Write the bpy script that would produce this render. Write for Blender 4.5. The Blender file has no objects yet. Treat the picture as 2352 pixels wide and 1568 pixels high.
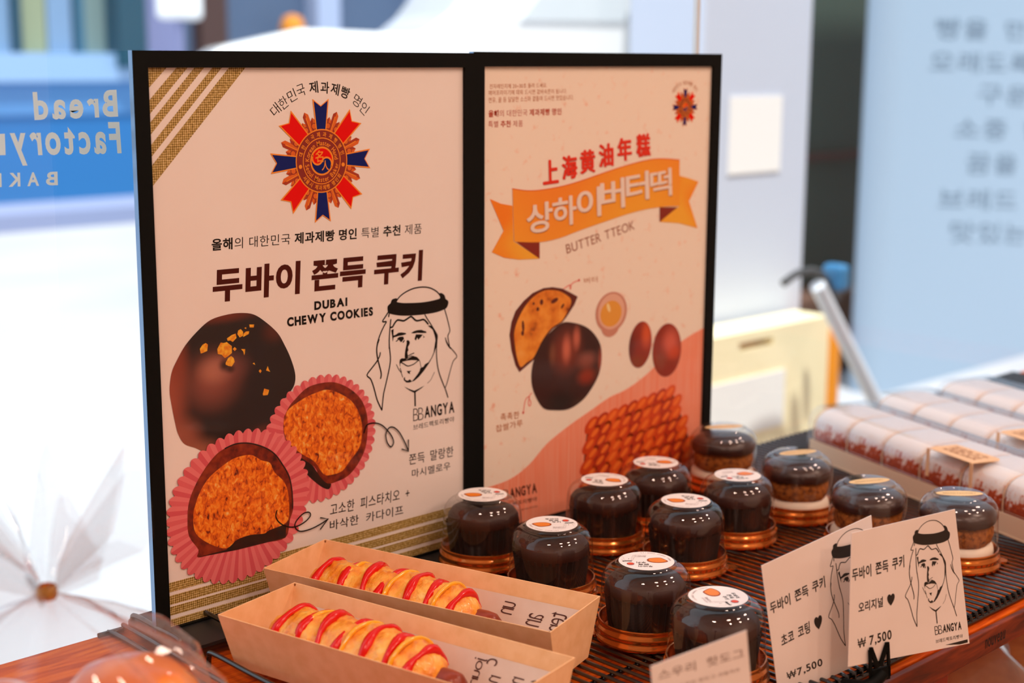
import bpy, bmesh, math, random
from math import sin, cos, pi, radians, atan2, sqrt
from mathutils import Vector, Matrix, noise

SC = bpy.context.scene
COL = SC.collection
random.seed(7)

# ------------------------------------------------------------------ camera
CAM = Vector((-0.53232, -0.92525, 0.41784))
F_PX = 3382.2
FWD = Vector((0.678500, 0.709900, -0.188900)).normalized()
RGT = Vector((0.723600, -0.690200, 0.005440))
RGT = (RGT - FWD * RGT.dot(FWD)).normalized()
UPV = RGT.cross(FWD)
cam_data = bpy.data.cameras.new('camera')
cam_data.sensor_width = 36.0
cam_data.lens = F_PX / 2352 * 36.0
cam_data.clip_start = 0.02
cam_data.clip_end = 200
cam_data.dof.use_dof = True
cam_data.dof.focus_distance = 1.10
cam_data.dof.aperture_fstop = 5.0
cam = bpy.data.objects.new('camera', cam_data)
COL.objects.link(cam)
cam.matrix_world = Matrix((
    (RGT.x, UPV.x, -FWD.x, CAM.x),
    (RGT.y, UPV.y, -FWD.y, CAM.y),
    (RGT.z, UPV.z, -FWD.z, CAM.z),
    (0, 0, 0, 1)))
SC.camera = cam

# ------------------------------------------------------------------ light
w = bpy.data.worlds.new('world')
SC.world = w
w.use_nodes = True
bg = w.node_tree.nodes['Background']
bg.inputs[0].default_value = (0.84, 0.92, 1.0, 1)
bg.inputs[1].default_value = 1.3
sd = bpy.data.lights.new('sun', 'SUN')
sd.energy = 5.2
sd.color = (1.0, 0.95, 0.88)
sd.angle = radians(2)
sun = bpy.data.objects.new('sun', sd)
COL.objects.link(sun)
sun.rotation_euler = Vector((0.15, 0.31, -0.94)).to_track_quat('-Z', 'Y').to_euler()
SC.view_settings.view_transform = 'Standard'
SC.view_settings.look = 'None'
SC.view_settings.gamma = 1
SC.view_settings.use_curve_mapping = False
SC.view_settings.exposure = 0.0
SC.cycles.use_denoising = True
SC.cycles.transparent_max_bounces = 32
SC.cycles.max_bounces = 8
SC.cycles.sample_clamp_indirect = 6
WARM = (1.0, 0.70, 0.55)
LAMPS = [(-0.75, -0.85, 8.2), (0.15, -1.15, 5.0), (0.75, -1.25, 5.2), (1.45, -0.75, 8.0), (-0.2, -2.1, 9.5), (0.75, -2.2, 9.5), (1.7, -1.9, 9.0)]
CEIL = 1.55
GROUND = -0.85

# ------------------------------------------------------------------ helpers
def lin(c):
    return tuple(((x / 255) / 12.92 if x / 255 <= 0.04045 else ((x / 255 + 0.055) / 1.055) ** 2.4) for x in c)

MATS = {}
def mat(name, rgb, rough=0.5, metal=0.0, spec=0.5, coat=0.0, trans=0.0, emit=None, sheen=0.0):
    if name in MATS:
        return MATS[name]
    m = bpy.data.materials.new(name)
    m.use_nodes = True
    b = m.node_tree.nodes['Principled BSDF']
    b.inputs['Base Color'].default_value = (*lin(rgb), 1)
    b.inputs['Roughness'].default_value = rough
    b.inputs['Metallic'].default_value = metal
    b.inputs['Specular IOR Level'].default_value = spec
    b.inputs['Coat Weight'].default_value = coat
    b.inputs['Coat Roughness'].default_value = 0.08
    b.inputs['Transmission Weight'].default_value = trans
    if emit:
        b.inputs['Emission Color'].default_value = (*lin(rgb), 1)
        b.inputs['Emission Strength'].default_value = emit
    MATS[name] = m
    return m

def ramp_node(nt, stops, interp='LINEAR'):
    r = nt.nodes.new('ShaderNodeValToRGB')
    r.color_ramp.interpolation = interp
    e = r.color_ramp.elements
    while len(e) < len(stops):
        e.new(0.5)
    for k, (p, c) in enumerate(stops):
        e[k].position = p
        e[k].color = (*lin(c), 1)
    return r

def noise_mat(name, stops, scale=40, detail=4, rough=0.6, bump=0.0, bscale=None, stretch=(1, 1, 1), spec=0.4, coat=0.0, kind='noise', distort=0.0, rot=(0, 0, 0)):
    """colour from a noise texture in the object's own coordinates"""
    if name in MATS:
        return MATS[name]
    m = mat(name, (128, 128, 128), rough=rough, spec=spec, coat=coat)
    nt = m.node_tree
    b = nt.nodes['Principled BSDF']
    tc = nt.nodes.new('ShaderNodeTexCoord')
    mp = nt.nodes.new('ShaderNodeMapping')
    mp.inputs['Scale'].default_value = stretch
    mp.inputs['Rotation'].default_value = rot
    nt.links.new(tc.outputs['Object'], mp.inputs['Vector'])
    if kind == 'voronoi':
        t = nt.nodes.new('ShaderNodeTexVoronoi')
        t.inputs['Scale'].default_value = scale
        out = t.outputs['Distance']
    else:
        t = nt.nodes.new('ShaderNodeTexNoise')
        t.inputs['Scale'].default_value = scale
        t.inputs['Detail'].default_value = detail
        t.inputs['Distortion'].default_value = distort
        out = t.outputs['Fac']
    nt.links.new(mp.outputs['Vector'], t.inputs['Vector'])
    r = ramp_node(nt, stops)
    nt.links.new(out, r.inputs['Fac'])
    nt.links.new(r.outputs['Color'], b.inputs['Base Color'])
    if bump:
        t2 = nt.nodes.new('ShaderNodeTexNoise')
        t2.inputs['Scale'].default_value = bscale or scale
        t2.inputs['Detail'].default_value = 4
        nt.links.new(mp.outputs['Vector'], t2.inputs['Vector'])
        bm_ = nt.nodes.new('ShaderNodeBump')
        bm_.inputs['Strength'].default_value = bump
        bm_.inputs['Distance'].default_value = 0.002
        nt.links.new(t2.outputs['Fac'], bm_.inputs['Height'])
        nt.links.new(bm_.outputs['Normal'], b.inputs['Normal'])
    return m

def clear_mat(name, tint=(250, 250, 250), rough=0.02, haze=0.0, base=0.04, hazecol=(235, 235, 240), facing=0.0):
    """thin clear sheet: passes light straight through, mirrors by Fresnel, optional milky haze"""
    if name in MATS:
        return MATS[name]
    m = bpy.data.materials.new(name)
    m.use_nodes = True
    nt = m.node_tree
    nt.nodes.clear()
    out = nt.nodes.new('ShaderNodeOutputMaterial')
    tr = nt.nodes.new('ShaderNodeBsdfTransparent')
    tr.inputs[0].default_value = (*lin(tint), 1)
    gl = nt.nodes.new('ShaderNodeBsdfGlossy')
    gl.inputs['Roughness'].default_value = rough
    lf = nt.nodes.new('ShaderNodeLayerWeight')
    lf.inputs['Blend'].default_value = 0.5
    pw = nt.nodes.new('ShaderNodeMath'); pw.operation = 'POWER'; pw.inputs[1].default_value = 5.0
    nt.links.new(lf.outputs['Facing'], pw.inputs[0])
    fr = nt.nodes.new('ShaderNodeMath'); fr.operation = 'MULTIPLY_ADD'; fr.inputs[1].default_value = 0.95 - base; fr.inputs[2].default_value = base
    nt.links.new(pw.outputs[0], fr.inputs[0])
    mx = nt.nodes.new('ShaderNodeMixShader')
    nt.links.new(fr.outputs[0], mx.inputs[0])
    body = tr
    if haze:
        df = nt.nodes.new('ShaderNodeBsdfDiffuse')
        df.inputs[0].default_value = (*lin(hazecol), 1)
        tl = nt.nodes.new('ShaderNodeBsdfTranslucent')
        tl.inputs[0].default_value = (*lin(hazecol), 1)
        mh = nt.nodes.new('ShaderNodeMixShader')
        mh.inputs[0].default_value = 0.5
        nt.links.new(df.outputs[0], mh.inputs[1])
        nt.links.new(tl.outputs[0], mh.inputs[2])
        mt = nt.nodes.new('ShaderNodeMixShader')
        if facing:
            lw = nt.nodes.new('ShaderNodeLayerWeight')
            lw.inputs[0].default_value = 0.35
            ma = nt.nodes.new('ShaderNodeMath')
            ma.operation = 'MULTIPLY_ADD'
            ma.inputs[1].default_value = facing
            ma.inputs[2].default_value = haze
            nt.links.new(lw.outputs['Facing'], ma.inputs[0])
            nt.links.new(ma.outputs[0], mt.inputs[0])
        else:
            mt.inputs[0].default_value = haze
        nt.links.new(tr.outputs[0], mt.inputs[1])
        nt.links.new(mh.outputs[0], mt.inputs[2])
        body = mt
    nt.links.new(body.outputs[0], mx.inputs[1])
    nt.links.new(gl.outputs[0], mx.inputs[2])
    nt.links.new(mx.outputs[0], out.inputs[0])
    MATS[name] = m
    return m

def tag(o, label=None, cat=None, group=None, kind=None):
    if label: o['label'] = label
    if cat: o['category'] = cat
    if group: o['group'] = group
    if kind: o['kind'] = kind
    return o

def empty(name, loc, rz=0.0, rot=None):
    o = bpy.data.objects.new(name, None)
    COL.objects.link(o)
    o.location = loc
    o.rotation_euler = rot or (0, 0, rz)
    o.empty_display_size = 0.03
    return o

def dup(root, loc, rz):
    def cp(o, par):
        c = o.copy()
        COL.objects.link(c)
        if par is not None:
            c.parent = par
        for ch in list(o.children):
            cp(ch, c)
        return c
    r = cp(root, None)
    r.location = loc
    r.rotation_euler = (0, 0, rz)
    return r

class MB:
    """collects faces of one mesh; every face carries a material slot"""
    def __init__(s):
        s.v, s.f, s.m = [], [], []
    def add(s, vs, fs, mi=0):
        o = len(s.v)
        s.v += [tuple(p) for p in vs]
        for f in fs:
            s.f.append([o + i for i in f])
            s.m.append(mi)
        return s
    def box(s, lo, hi, mi=0):
        x0, y0, z0 = lo; x1, y1, z1 = hi
        return s.add([(x0, y0, z0), (x1, y0, z0), (x1, y1, z0), (x0, y1, z0), (x0, y0, z1), (x1, y0, z1), (x1, y1, z1), (x0, y1, z1)],
                     [(3, 2, 1, 0), (4, 5, 6, 7), (0, 1, 5, 4), (1, 2, 6, 5), (2, 3, 7, 6), (3, 0, 4, 7)], mi)
    def lathe(s, prof, seg=48, mi=0, wave=None, cap=True, c=(0, 0, 0)):
        o = len(s.v); n = len(prof)
        for k in range(seg):
            a = 2 * pi * k / seg
            for j, (r, z) in enumerate(prof):
                rr = r + (wave(a, j, r, z) if wave else 0)
                s.v.append((c[0] + rr * cos(a), c[1] + rr * sin(a), c[2] + z))
        for k in range(seg):
            k2 = (k + 1) % seg
            for j in range(n - 1):
                s.f.append([o + k * n + j, o + k2 * n + j, o + k2 * n + j + 1, o + k * n + j + 1]); s.m.append(mi)
        if cap:
            s.f.append([o + k * n for k in range(seg)][::-1]); s.m.append(mi)
            s.f.append([o + k * n + n - 1 for k in range(seg)]); s.m.append(mi)
        return s
    def tube(s, pts, r, seg=8, mi=0, close=False, cap=True):
        pts = [Vector(p) for p in pts]; n = len(pts); o = len(s.v)
        rs = r if isinstance(r, (list, tuple)) else [r] * n
        up = None
        for i, p in enumerate(pts):
            t = (pts[min(i + 1, n - 1)] - pts[max(i - 1, 0)]).normalized()
            if up is None:
                up = Vector((0, 0, 1)) if abs(t.z) < 0.9 else Vector((1, 0, 0))
            a = t.cross(up)
            a = a.normalized() if a.length > 1e-6 else t.orthogonal().normalized()
            b = a.cross(t).normalized(); up = b
            for k in range(seg):
                an = 2 * pi * k / seg
                s.v.append(tuple(p + (a * cos(an) + b * sin(an)) * rs[i]))
        for i in range(n - 1):
            for k in range(seg):
                k2 = (k + 1) % seg
                s.f.append([o + i * seg + k, o + i * seg + k2, o + (i + 1) * seg + k2, o + (i + 1) * seg + k]); s.m.append(mi)
        if cap:
            s.f.append([o + k for k in range(seg)][::-1]); s.m.append(mi)
            s.f.append([o + (n - 1) * seg + k for k in range(seg)]); s.m.append(mi)
        return s
    def prism(s, pts, y0, y1, mi=0):
        """outline in xz, extruded along y"""
        n = len(pts)
        vs = [(x, y0, z) for x, z in pts] + [(x, y1, z) for x, z in pts]
        fs = [list(range(n)), list(range(2 * n - 1, n - 1, -1))]
        fs += [[i, i + n, (i + 1) % n + n, (i + 1) % n] for i in range(n)]
        return s.add(vs, fs, mi)
    def build(s, name, mats, parent=None, smooth=False, loc=None, label=None, bevel=0.0):
        me = bpy.data.meshes.new(name)
        me.from_pydata(s.v, [], s.f)
        if not isinstance(mats, (list, tuple)):
            mats = [mats]
        for m in mats:
            me.materials.append(m)
        me.polygons.foreach_set('material_index', s.m)
        if smooth:
            me.polygons.foreach_set('use_smooth', [True] * len(me.polygons))
        me.update()
        bm = bmesh.new(); bm.from_mesh(me)
        bmesh.ops.recalc_face_normals(bm, faces=bm.faces)
        bm.to_mesh(me); bm.free()
        o = bpy.data.objects.new(name, me)
        COL.objects.link(o)
        if loc: o.location = loc
        if parent is not None: o.parent = parent
        if label: o['label'] = label
        if bevel:
            md = o.modifiers.new('bevel', 'BEVEL'); md.width = bevel; md.segments = 3; md.limit_method = 'ANGLE'
        elif smooth:
            try:
                me.set_sharp_from_angle(angle=radians(50))
            except Exception:
                pass
        return o

def smooth_path(pts, sub=6, closed=False):
    n = len(pts); out = []
    rng = range(n) if closed else range(n - 1)
    g = (lambda i: pts[i % n]) if closed else (lambda i: pts[min(max(i, 0), n - 1)])
    for i in rng:
        p0, p1, p2, p3 = g(i - 1), g(i), g(i + 1), g(i + 2)
        for k in range(sub):
            t = k / sub
            out.append(tuple(0.5 * (2 * p1[j] + (p2[j] - p0[j]) * t + (2 * p0[j] - 5 * p1[j] + 4 * p2[j] - p3[j]) * t * t + (3 * p1[j] - p0[j] - 3 * p2[j] + p3[j]) * t ** 3) for j in range(len(p1))))
    if not closed:
        out.append(tuple(pts[-1]))
    return out

# ------------------------------------------------------------------ lettering
_G = {}
def glyphs(ch, off=0.0, res=4):
    """outline of one character as a flat mesh (built-in font), em units"""
    if ch in '糕떡₩' and off > 0: off = 0.0      # crowded outlines stay at their own weight
    key = (ch, off, res)
    if key not in _G:
        c = bpy.data.curves.new('lettering', 'FONT')
        c.body = ch; c.offset = off; c.resolution_u = res
        o = bpy.data.objects.new('lettering', c)
        COL.objects.link(o)
        dg = bpy.context.evaluated_depsgraph_get()
        m = o.evaluated_get(dg).to_mesh()
        _G[key] = ([(v.co.x, v.co.y) for v in m.vertices], [list(p.vertices) for p in m.polygons])
        bpy.data.objects.remove(o); bpy.data.curves.remove(c)
    return _G[key]

def is_wide(ch):
    return ord(ch) > 0x1100 and ch not in '♥₩'

def layout(segs, track=0.0, space=0.30):
    """list of (text, offset) -> verts, faces in a unit box 0..1 x 0..1 plus aspect"""
    V, Fc = [], []; x = 0.0
    for txt, off in segs:
        for ch in txt:
            if ch == ' ':
                x += space; continue
            v, f = glyphs(ch, off)
            if not v: continue
            lo = min(p[0] for p in v); hi = max(p[0] for p in v)
            if is_wide(ch):
                dx, adv = x, 0.95
            else:
                dx, adv = x - lo + 0.04, hi - lo + 0.11
            o = len(V)
            V += [(p[0] + dx, p[1]) for p in v]
            Fc += [[o + i for i in q] for q in f]
            x += adv + track
    x0 = min(p[0] for p in V); x1 = max(p[0] for p in V); y0 = min(p[1] for p in V); y1 = max(p[1] for p in V)
    return [((p[0] - x0) / (x1 - x0), (p[1] - y0) / (y1 - y0)) for p in V], Fc

class Flat:
    """a printed sheet: local x to the right, local z up, printed side facing local -y"""
    def __init__(s, O, X, U):
        s.O = Vector(O); s.X = Vector(X).normalized(); s.U = Vector(U)
        s.U = (s.U - s.X * s.U.dot(s.X)).normalized(); s.N = s.X.cross(s.U)
    def uv(s, px, py):
        d = FWD + RGT * ((px - 1176) / F_PX) - UPV * ((py - 784) / F_PX)
        t = (s.O - CAM).dot(s.N) / d.dot(s.N)
        q = CAM + d * t - s.O
        return (q.dot(s.X), q.dot(s.U))
    def rot(s):
        Y = -s.N if s.N.dot(CAM - s.O) > 0 else s.N
        return Matrix((s.X, Y, s.U)).transposed().to_euler()
    def uvs(s, pts, f=None):
        return [s.uv(*(f(*p) if f else p)) for p in pts]

class Ink:
    """flat print on a sheet, layered by 0.15 mm"""
    def __init__(s, flat):
        s.b = MB(); s.fl = flat
    def poly(s, uv, layer, mi=0):
        s.b.add([(u, -0.00015 * layer, v) for u, v in uv], [list(range(len(uv)))], mi); return s
    def stroke(s, uv, w, layer, mi=0, sub=5, taper=False):
        P = smooth_path(uv, sub) if sub > 1 else uv
        n = len(P); L = []
        for i in range(n):
            a, b = P[max(i - 1, 0)], P[min(i + 1, n - 1)]
            dx, dy = b[0] - a[0], b[1] - a[1]; l = math.hypot(dx, dy) or 1
            ww = w * (sin(pi * (i + 0.6) / (n + 0.2)) ** 0.6 if taper else 1) / 2
            L.append(((P[i][0] - dy / l * ww, P[i][1] + dx / l * ww), (P[i][0] + dy / l * ww, P[i][1] - dx / l * ww)))
        vs = [(q[0], -0.00015 * layer, q[1]) for pr in L for q in pr]
        s.b.add(vs, [[2 * i, 2 * i + 1, 2 * i + 3, 2 * i + 2] for i in range(n - 1)], mi)
        for c in (P[0], P[-1]):
            if not taper: s.disc(c, w / 2, layer, mi, 10)
        return s
    def disc(s, c, r, layer, mi=0, seg=40, ry=None, rot=0.0):
        ry = ry or r
        pts = []
        for k in range(seg):
            a = 2 * pi * k / seg
            x, y = r * cos(a), ry * sin(a)
            pts.append((c[0] + x * cos(rot) - y * sin(rot), c[1] + x * sin(rot) + y * cos(rot)))
        return s.poly(pts, layer, mi)
    def text(s, segs, bl, br, tl, layer, mi=0, track=0.0, space=0.30, px=True):
        """lettering fitted to the parallelogram bl, br, tl"""
        if isinstance(segs, str): segs = [(segs, 0.0)]
        V, Fc = layout(segs, track, space)
        if px: bl, br, tl = s.fl.uv(*bl), s.fl.uv(*br), s.fl.uv(*tl)
        ax = (br[0] - bl[0], br[1] - bl[1]); ay = (tl[0] - bl[0], tl[1] - bl[1])
        s.b.add([(bl[0] + ax[0] * x + ay[0] * y, -0.00015 * layer, bl[1] + ax[1] * x + ay[1] * y) for x, y in V], Fc, mi)
        return s
    def glyph(s, ch, c, wd, ht, ang, layer, mi=0, off=0.0):
        v, f = glyphs(ch, off)
        x0 = min(p[0] for p in v); x1 = max(p[0] for p in v); y0 = min(p[1] for p in v); y1 = max(p[1] for p in v)
        out = []
        for x, y in v:
            a = ((x - x0) / (x1 - x0) - .5) * wd; b = ((y - y0) / (y1 - y0) - .5) * ht
            out.append((c[0] + a * cos(ang) - b * sin(ang), -0.00015 * layer, c[1] + a * sin(ang) + b * cos(ang)))
        s.b.add(out, f, mi); return s
    def arc(s, txt, c, r, a0, a1, size, layer, mi=0, off=0.0, inward=False, wf=0.9):
        """characters along a circle, angles in degrees, clockwise from a0 to a1"""
        chars = list(txt)
        wts = [0.45 if ch == ' ' else (1.0 if is_wide(ch) else max(0.28, (lambda g: max(p[0] for p in g) - min(p[0] for p in g) + .12)(glyphs(ch)[0]))) for ch in chars]
        tot = sum(wts); acc = 0
        for ch, wt in zip(chars, wts):
            a = radians(a0 + (a1 - a0) * (acc + wt / 2) / tot); acc += wt
            if ch == ' ': continue
            v, f = glyphs(ch, off)
            xm = (min(p[0] for p in v) + max(p[0] for p in v)) / 2
            ym = 0.36
            ro = a - pi / 2 if not inward else a + pi / 2
            out = []
            for x, y in v:
                p, q = (x - xm) * size * wf, (y - ym) * size
                out.append((c[0] + r * cos(a) + p * cos(ro) - q * sin(ro), -0.00015 * layer, c[1] + r * sin(a) + p * sin(ro) + q * cos(ro)))
            s.b.add(out, f, mi)
        return s
    def build(s, name, mats, parent, label=None):
        return s.b.build(name, mats, parent, label=label)

# ------------------------------------------------------------------ materials
M_BLACK = mat('black_metal', (10, 12, 11), rough=0.6, spec=0.12)
M_EDGE = mat('window_lit_edge', (120, 150, 184), rough=0.25, metal=.85, spec=0.9)  # bluish window light on the black frame sides put into the colour
M_WIRE = mat('black_wire', (14, 14, 15), rough=0.25, spec=0.9)
M_PLATE = mat('base_plate_black', (28, 29, 31), rough=0.5, spec=0.45)
M_PAPER = noise_mat('poster_paper', [(0.3, (252, 243, 236)), (0.7, (250, 238, 230))], scale=12, rough=0.6)
M_INK = mat('black_ink', (26, 18, 14), rough=0.6, spec=.1)
M_INKB = mat('brown_ink', (78, 20, 8), rough=0.6, spec=.1)
M_COVER = clear_mat('clear_cover_sheet', rough=.03, base=.014)
M_GLASS = clear_mat('window_glass', tint=(244, 250, 252), rough=0.0)
M_PINK1 = mat('pink_paper_cup', (240, 124, 126), rough=0.7)
M_PINK2 = mat('pink_paper_cup_fold', (222, 88, 98), rough=0.7)
M_CRUST = noise_mat('printed_crust', [(0.3, (70, 16, 4)), (0.5, (128, 36, 8)), (0.75, (160, 58, 18))], scale=160, detail=6, rough=0.6)
M_DARKBASE = noise_mat('printed_dark_base', [(0.3, (24, 10, 4)), (0.7, (58, 22, 6))], scale=120, rough=0.6)
M_KATAIFI = noise_mat('printed_shredded_filling', [(0.28, (96, 24, 2)), (0.39, (214, 88, 6)), (0.54, (252, 130, 16)), (0.66, (255, 172, 60)), (0.76, (255, 216, 150))], scale=300, detail=5, rough=0.6, stretch=(1, 1, .7), distort=.7)
M_FLAKE = noise_mat('printed_gold_flake', [(0.35, (236, 130, 10)), (0.65, (255, 196, 50))], scale=300, rough=0.6)

def printed_blob(name, base, spots, rim=None):
    """printed photograph of a glazed bun: base colour plus soft coloured spots (x, z, radius, colour, weight)"""
    m = mat(name, base, rough=0.6)
    nt = m.node_tree; b = nt.nodes['Principled BSDF']
    tc = nt.nodes.new('ShaderNodeTexCoord')
    cur = None
    rgb = nt.nodes.new('ShaderNodeRGB'); rgb.outputs[0].default_value = (*lin(base), 1); cur = rgb.outputs[0]
    for (x, z, rx, rz, col, wt) in spots:
        mp = nt.nodes.new('ShaderNodeMapping')
        mp.inputs['Location'].default_value = (-x / rx, 0, -z / rz)
        mp.inputs['Scale'].default_value = (1 / rx, 0, 1 / rz)
        nt.links.new(tc.outputs['Object'], mp.inputs['Vector'])
        ln = nt.nodes.new('ShaderNodeVectorMath'); ln.operation = 'LENGTH'
        nt.links.new(mp.outputs['Vector'], ln.inputs[0])
        mr = nt.nodes.new('ShaderNodeMapRange'); mr.interpolation_type = 'SMOOTHSTEP'
        mr.inputs['From Min'].default_value = 1.0; mr.inputs['From Max'].default_value = 0.1
        mr.inputs['To Min'].default_value = 0.0; mr.inputs['To Max'].default_value = wt
        nt.links.new(ln.outputs['Value'], mr.inputs['Value'])
        mx = nt.nodes.new('ShaderNodeMix'); mx.data_type = 'RGBA'
        nt.links.new(mr.outputs['Result'], mx.inputs['Factor'])
        nt.links.new(cur, mx.inputs['A']); mx.inputs['B'].default_value = (*lin(col), 1)
        cur = mx.outputs['Result']
    if rim:
        pass
    nt.links.new(cur, b.inputs['Base Color'])
    return m

def burlap_mat():
    m = mat('printed_burlap', (170, 130, 60), rough=0.7)
    nt = m.node_tree; b = nt.nodes['Principled BSDF']
    tc = nt.nodes.new('ShaderNodeTexCoord')
    sx = nt.nodes.new('ShaderNodeSeparateXYZ'); nt.links.new(tc.outputs['Object'], sx.inputs[0])
    fac = None
    for ax in ('X', 'Z'):
        k = nt.nodes.new('ShaderNodeMath'); k.operation = 'MULTIPLY'; k.inputs[1].default_value = 2 * pi / 0.0017
        nt.links.new(sx.outputs[ax], k.inputs[0])
        sn = nt.nodes.new('ShaderNodeMath'); sn.operation = 'SINE'; nt.links.new(k.outputs[0], sn.inputs[0])
        ab = nt.nodes.new('ShaderNodeMath'); ab.operation = 'MULTIPLY_ADD'; ab.inputs[1].default_value = .25; ab.inputs[2].default_value = .25
        nt.links.new(sn.outputs[0], ab.inputs[0])
        if fac is None: fac = ab.outputs[0]
        else:
            ad = nt.nodes.new('ShaderNodeMath'); nt.links.new(fac, ad.inputs[0]); nt.links.new(ab.outputs[0], ad.inputs[1]); fac = ad.outputs[0]
    nz = nt.nodes.new('ShaderNodeTexNoise'); nz.inputs['Scale'].default_value = 500; nt.links.new(tc.outputs['Object'], nz.inputs['Vector'])
    ad = nt.nodes.new('ShaderNodeMath'); ad.operation = 'MULTIPLY_ADD'; ad.inputs[1].default_value = 0.9
    nt.links.new(nz.outputs['Fac'], ad.inputs[0])
    sb = nt.nodes.new('ShaderNodeMath'); sb.operation = 'MULTIPLY_ADD'; sb.inputs[1].default_value = 0.7; sb.inputs[2].default_value = -0.35
    nt.links.new(fac, sb.inputs[0]); nt.links.new(sb.outputs[0], ad.inputs[2])
    r = ramp_node(nt, [(0.15, (110, 82, 20)), (0.38, (172, 138, 58)), (0.6, (206, 176, 104)), (0.8, (236, 212, 160))])
    nt.links.new(ad.outputs[0], r.inputs['Fac']); nt.links.new(r.outputs['Color'], b.inputs['Base Color'])
    return m
M_BURLAP = burlap_mat()
# emblem inks
E_MATS = [mat('emblem_gold', (255, 150, 22), rough=.6), mat('emblem_blue', (14, 30, 110), rough=.6, spec=.1), mat('emblem_red', (240, 0, 0), rough=.6, spec=.1),
          mat('emblem_maroon', (140, 26, 2), rough=.6), mat('emblem_copper', (232, 104, 8), rough=.6), mat('emblem_rust', (176, 50, 0), rough=.6)]

def emblem(ink, c, R, L, detail=True):
    """star-shaped medal: eight ribbons, crystal rays, lettered ring, red and blue centre"""
    def P(r, a): return (c[0] + R * r * cos(a), c[1] + R * r * sin(a))
    for k in range(8):
        a0 = pi / 8 + k * pi / 4
        ink.poly([P(.45, a0 - .37), P(.60, a0 - .37), P(.66, a0 - .2), P(.70, a0), P(.66, a0 + .2), P(.60, a0 + .37), P(.45, a0 + .37)], L - .3, 5)
        for da, r1, wd in ((-.29, .67, .048), (.29, .67, .048), (-.15, .75, .052), (.15, .75, .052), (0, .88, .058)):
            a = a0 + da; t = (-sin(a), cos(a)); n = (cos(a), sin(a))
            q = lambda r, s_: (c[0] + R * (r * n[0] + s_ * t[0]), c[1] + R * (r * n[1] + s_ * t[1]))
            ink.poly([q(.45, -wd), q(r1 - .06, -wd), q(r1, 0), q(r1 - .06, wd), q(.45, wd)], L, 4)
            if detail:
                ink.poly([q(.45, 0), q(r1 - .09, 0), q(r1, 0), q(r1 - .06, wd), q(.45, wd)], L + .4, 5)
                ink.poly([q(.45, .25 * wd), q(r1 - .09, .25 * wd), q(r1 - .09, .0), q(.45, 0)], L + .6, 0)
        if detail:
            for da in (-.15, .15):
                ink.disc(P(.60, a0 + da), R * .058, L + .8, 3, 12); ink.disc(P(.60, a0 + da), R * .045, L + 1, 4, 12)
    for k in range(8):
        a = pi / 2 + k * pi / 4; t = (-sin(a), cos(a)); n = (cos(a), sin(a))
        for e, mi, ly in ((.022, 0, L + 1.2), (0, 1 if k % 2 == 0 else 2, L + 1.5)):
            q = lambda r, s_: (c[0] + R * (r * n[0] + s_ * t[0]), c[1] + R * (r * n[1] + s_ * t[1]))
            b0, b1 = (.078, .142) if k % 2 == 0 else (.115, .148)
            ink.poly([q(.45, -b0 - e), q(1.0 + e * 1.6, -b1 - e * 1.2), q(.905 + e * .8, 0), q(1.0 + e * 1.6, b1 + e * 1.2), q(.45, b0 + e)], ly, mi)
    for r, mi, dl in ((.535, 0, 1.8), (.515, 3, 2.1), (.392, 0, 2.4), (.376, 3, 2.7), (.243, 0, 3.0), (.212, 2, 3.3)):
        ink.disc(c, R * r, L + dl, mi, 56)
    # lower half of the centre, S-shaped border
    r = .212; pts = []; st = radians(-28)
    for k in range(25): a = pi + pi * k / 24; pts.append((r * cos(a), r * sin(a)))
    for k in range(13): a = pi * k / 12; pts.append((r / 2 + r / 2 * cos(a), r / 2 * sin(a)))
    for k in range(13): a = pi * k / 12; pts.append((-r / 2 + r / 2 * cos(a), -r / 2 * sin(a)))
    rt = [(c[0] + R * (x * cos(st) - y * sin(st)), c[1] + R * (x * sin(st) + y * cos(st))) for x, y in pts]
    ink.poly(rt, L + 3.6, 1)
    ink.stroke(rt[25:51], R * .03, L + 3.8, 0, 1)
    if detail:
        ink.glyph('名', P(.10, radians(125)), R * .17, R * .20, 0, L + 4.1, 0, 0.015)
        ink.glyph('人', P(.10, radians(-50)), R * .15, R * .17, 0, L + 4.1, 0, 0.015)
        ink.arc('대한민국제과제빵명인', c, R * .445, 172, 8, R * .088, L + 3, 0, .02)
        ink.arc('서울시 제과제빵 명인회', c, R * .45, 212, 328, R * .088, L + 3, 0, .02, inward=True)
        ink.arc('Korean Master Hand', c, R * .305, 180, 2, R * .115, L + 3, 0, .012, wf=.85)
        ink.arc('Seoul Master Baker', c, R * .31, 188, 352, R * .115, L + 3, 0, .012, inward=True, wf=.85)
        for a in (190, -10): ink.disc(P(.45, radians(a)), R * .035, L + 3, 0, 16)

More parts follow.
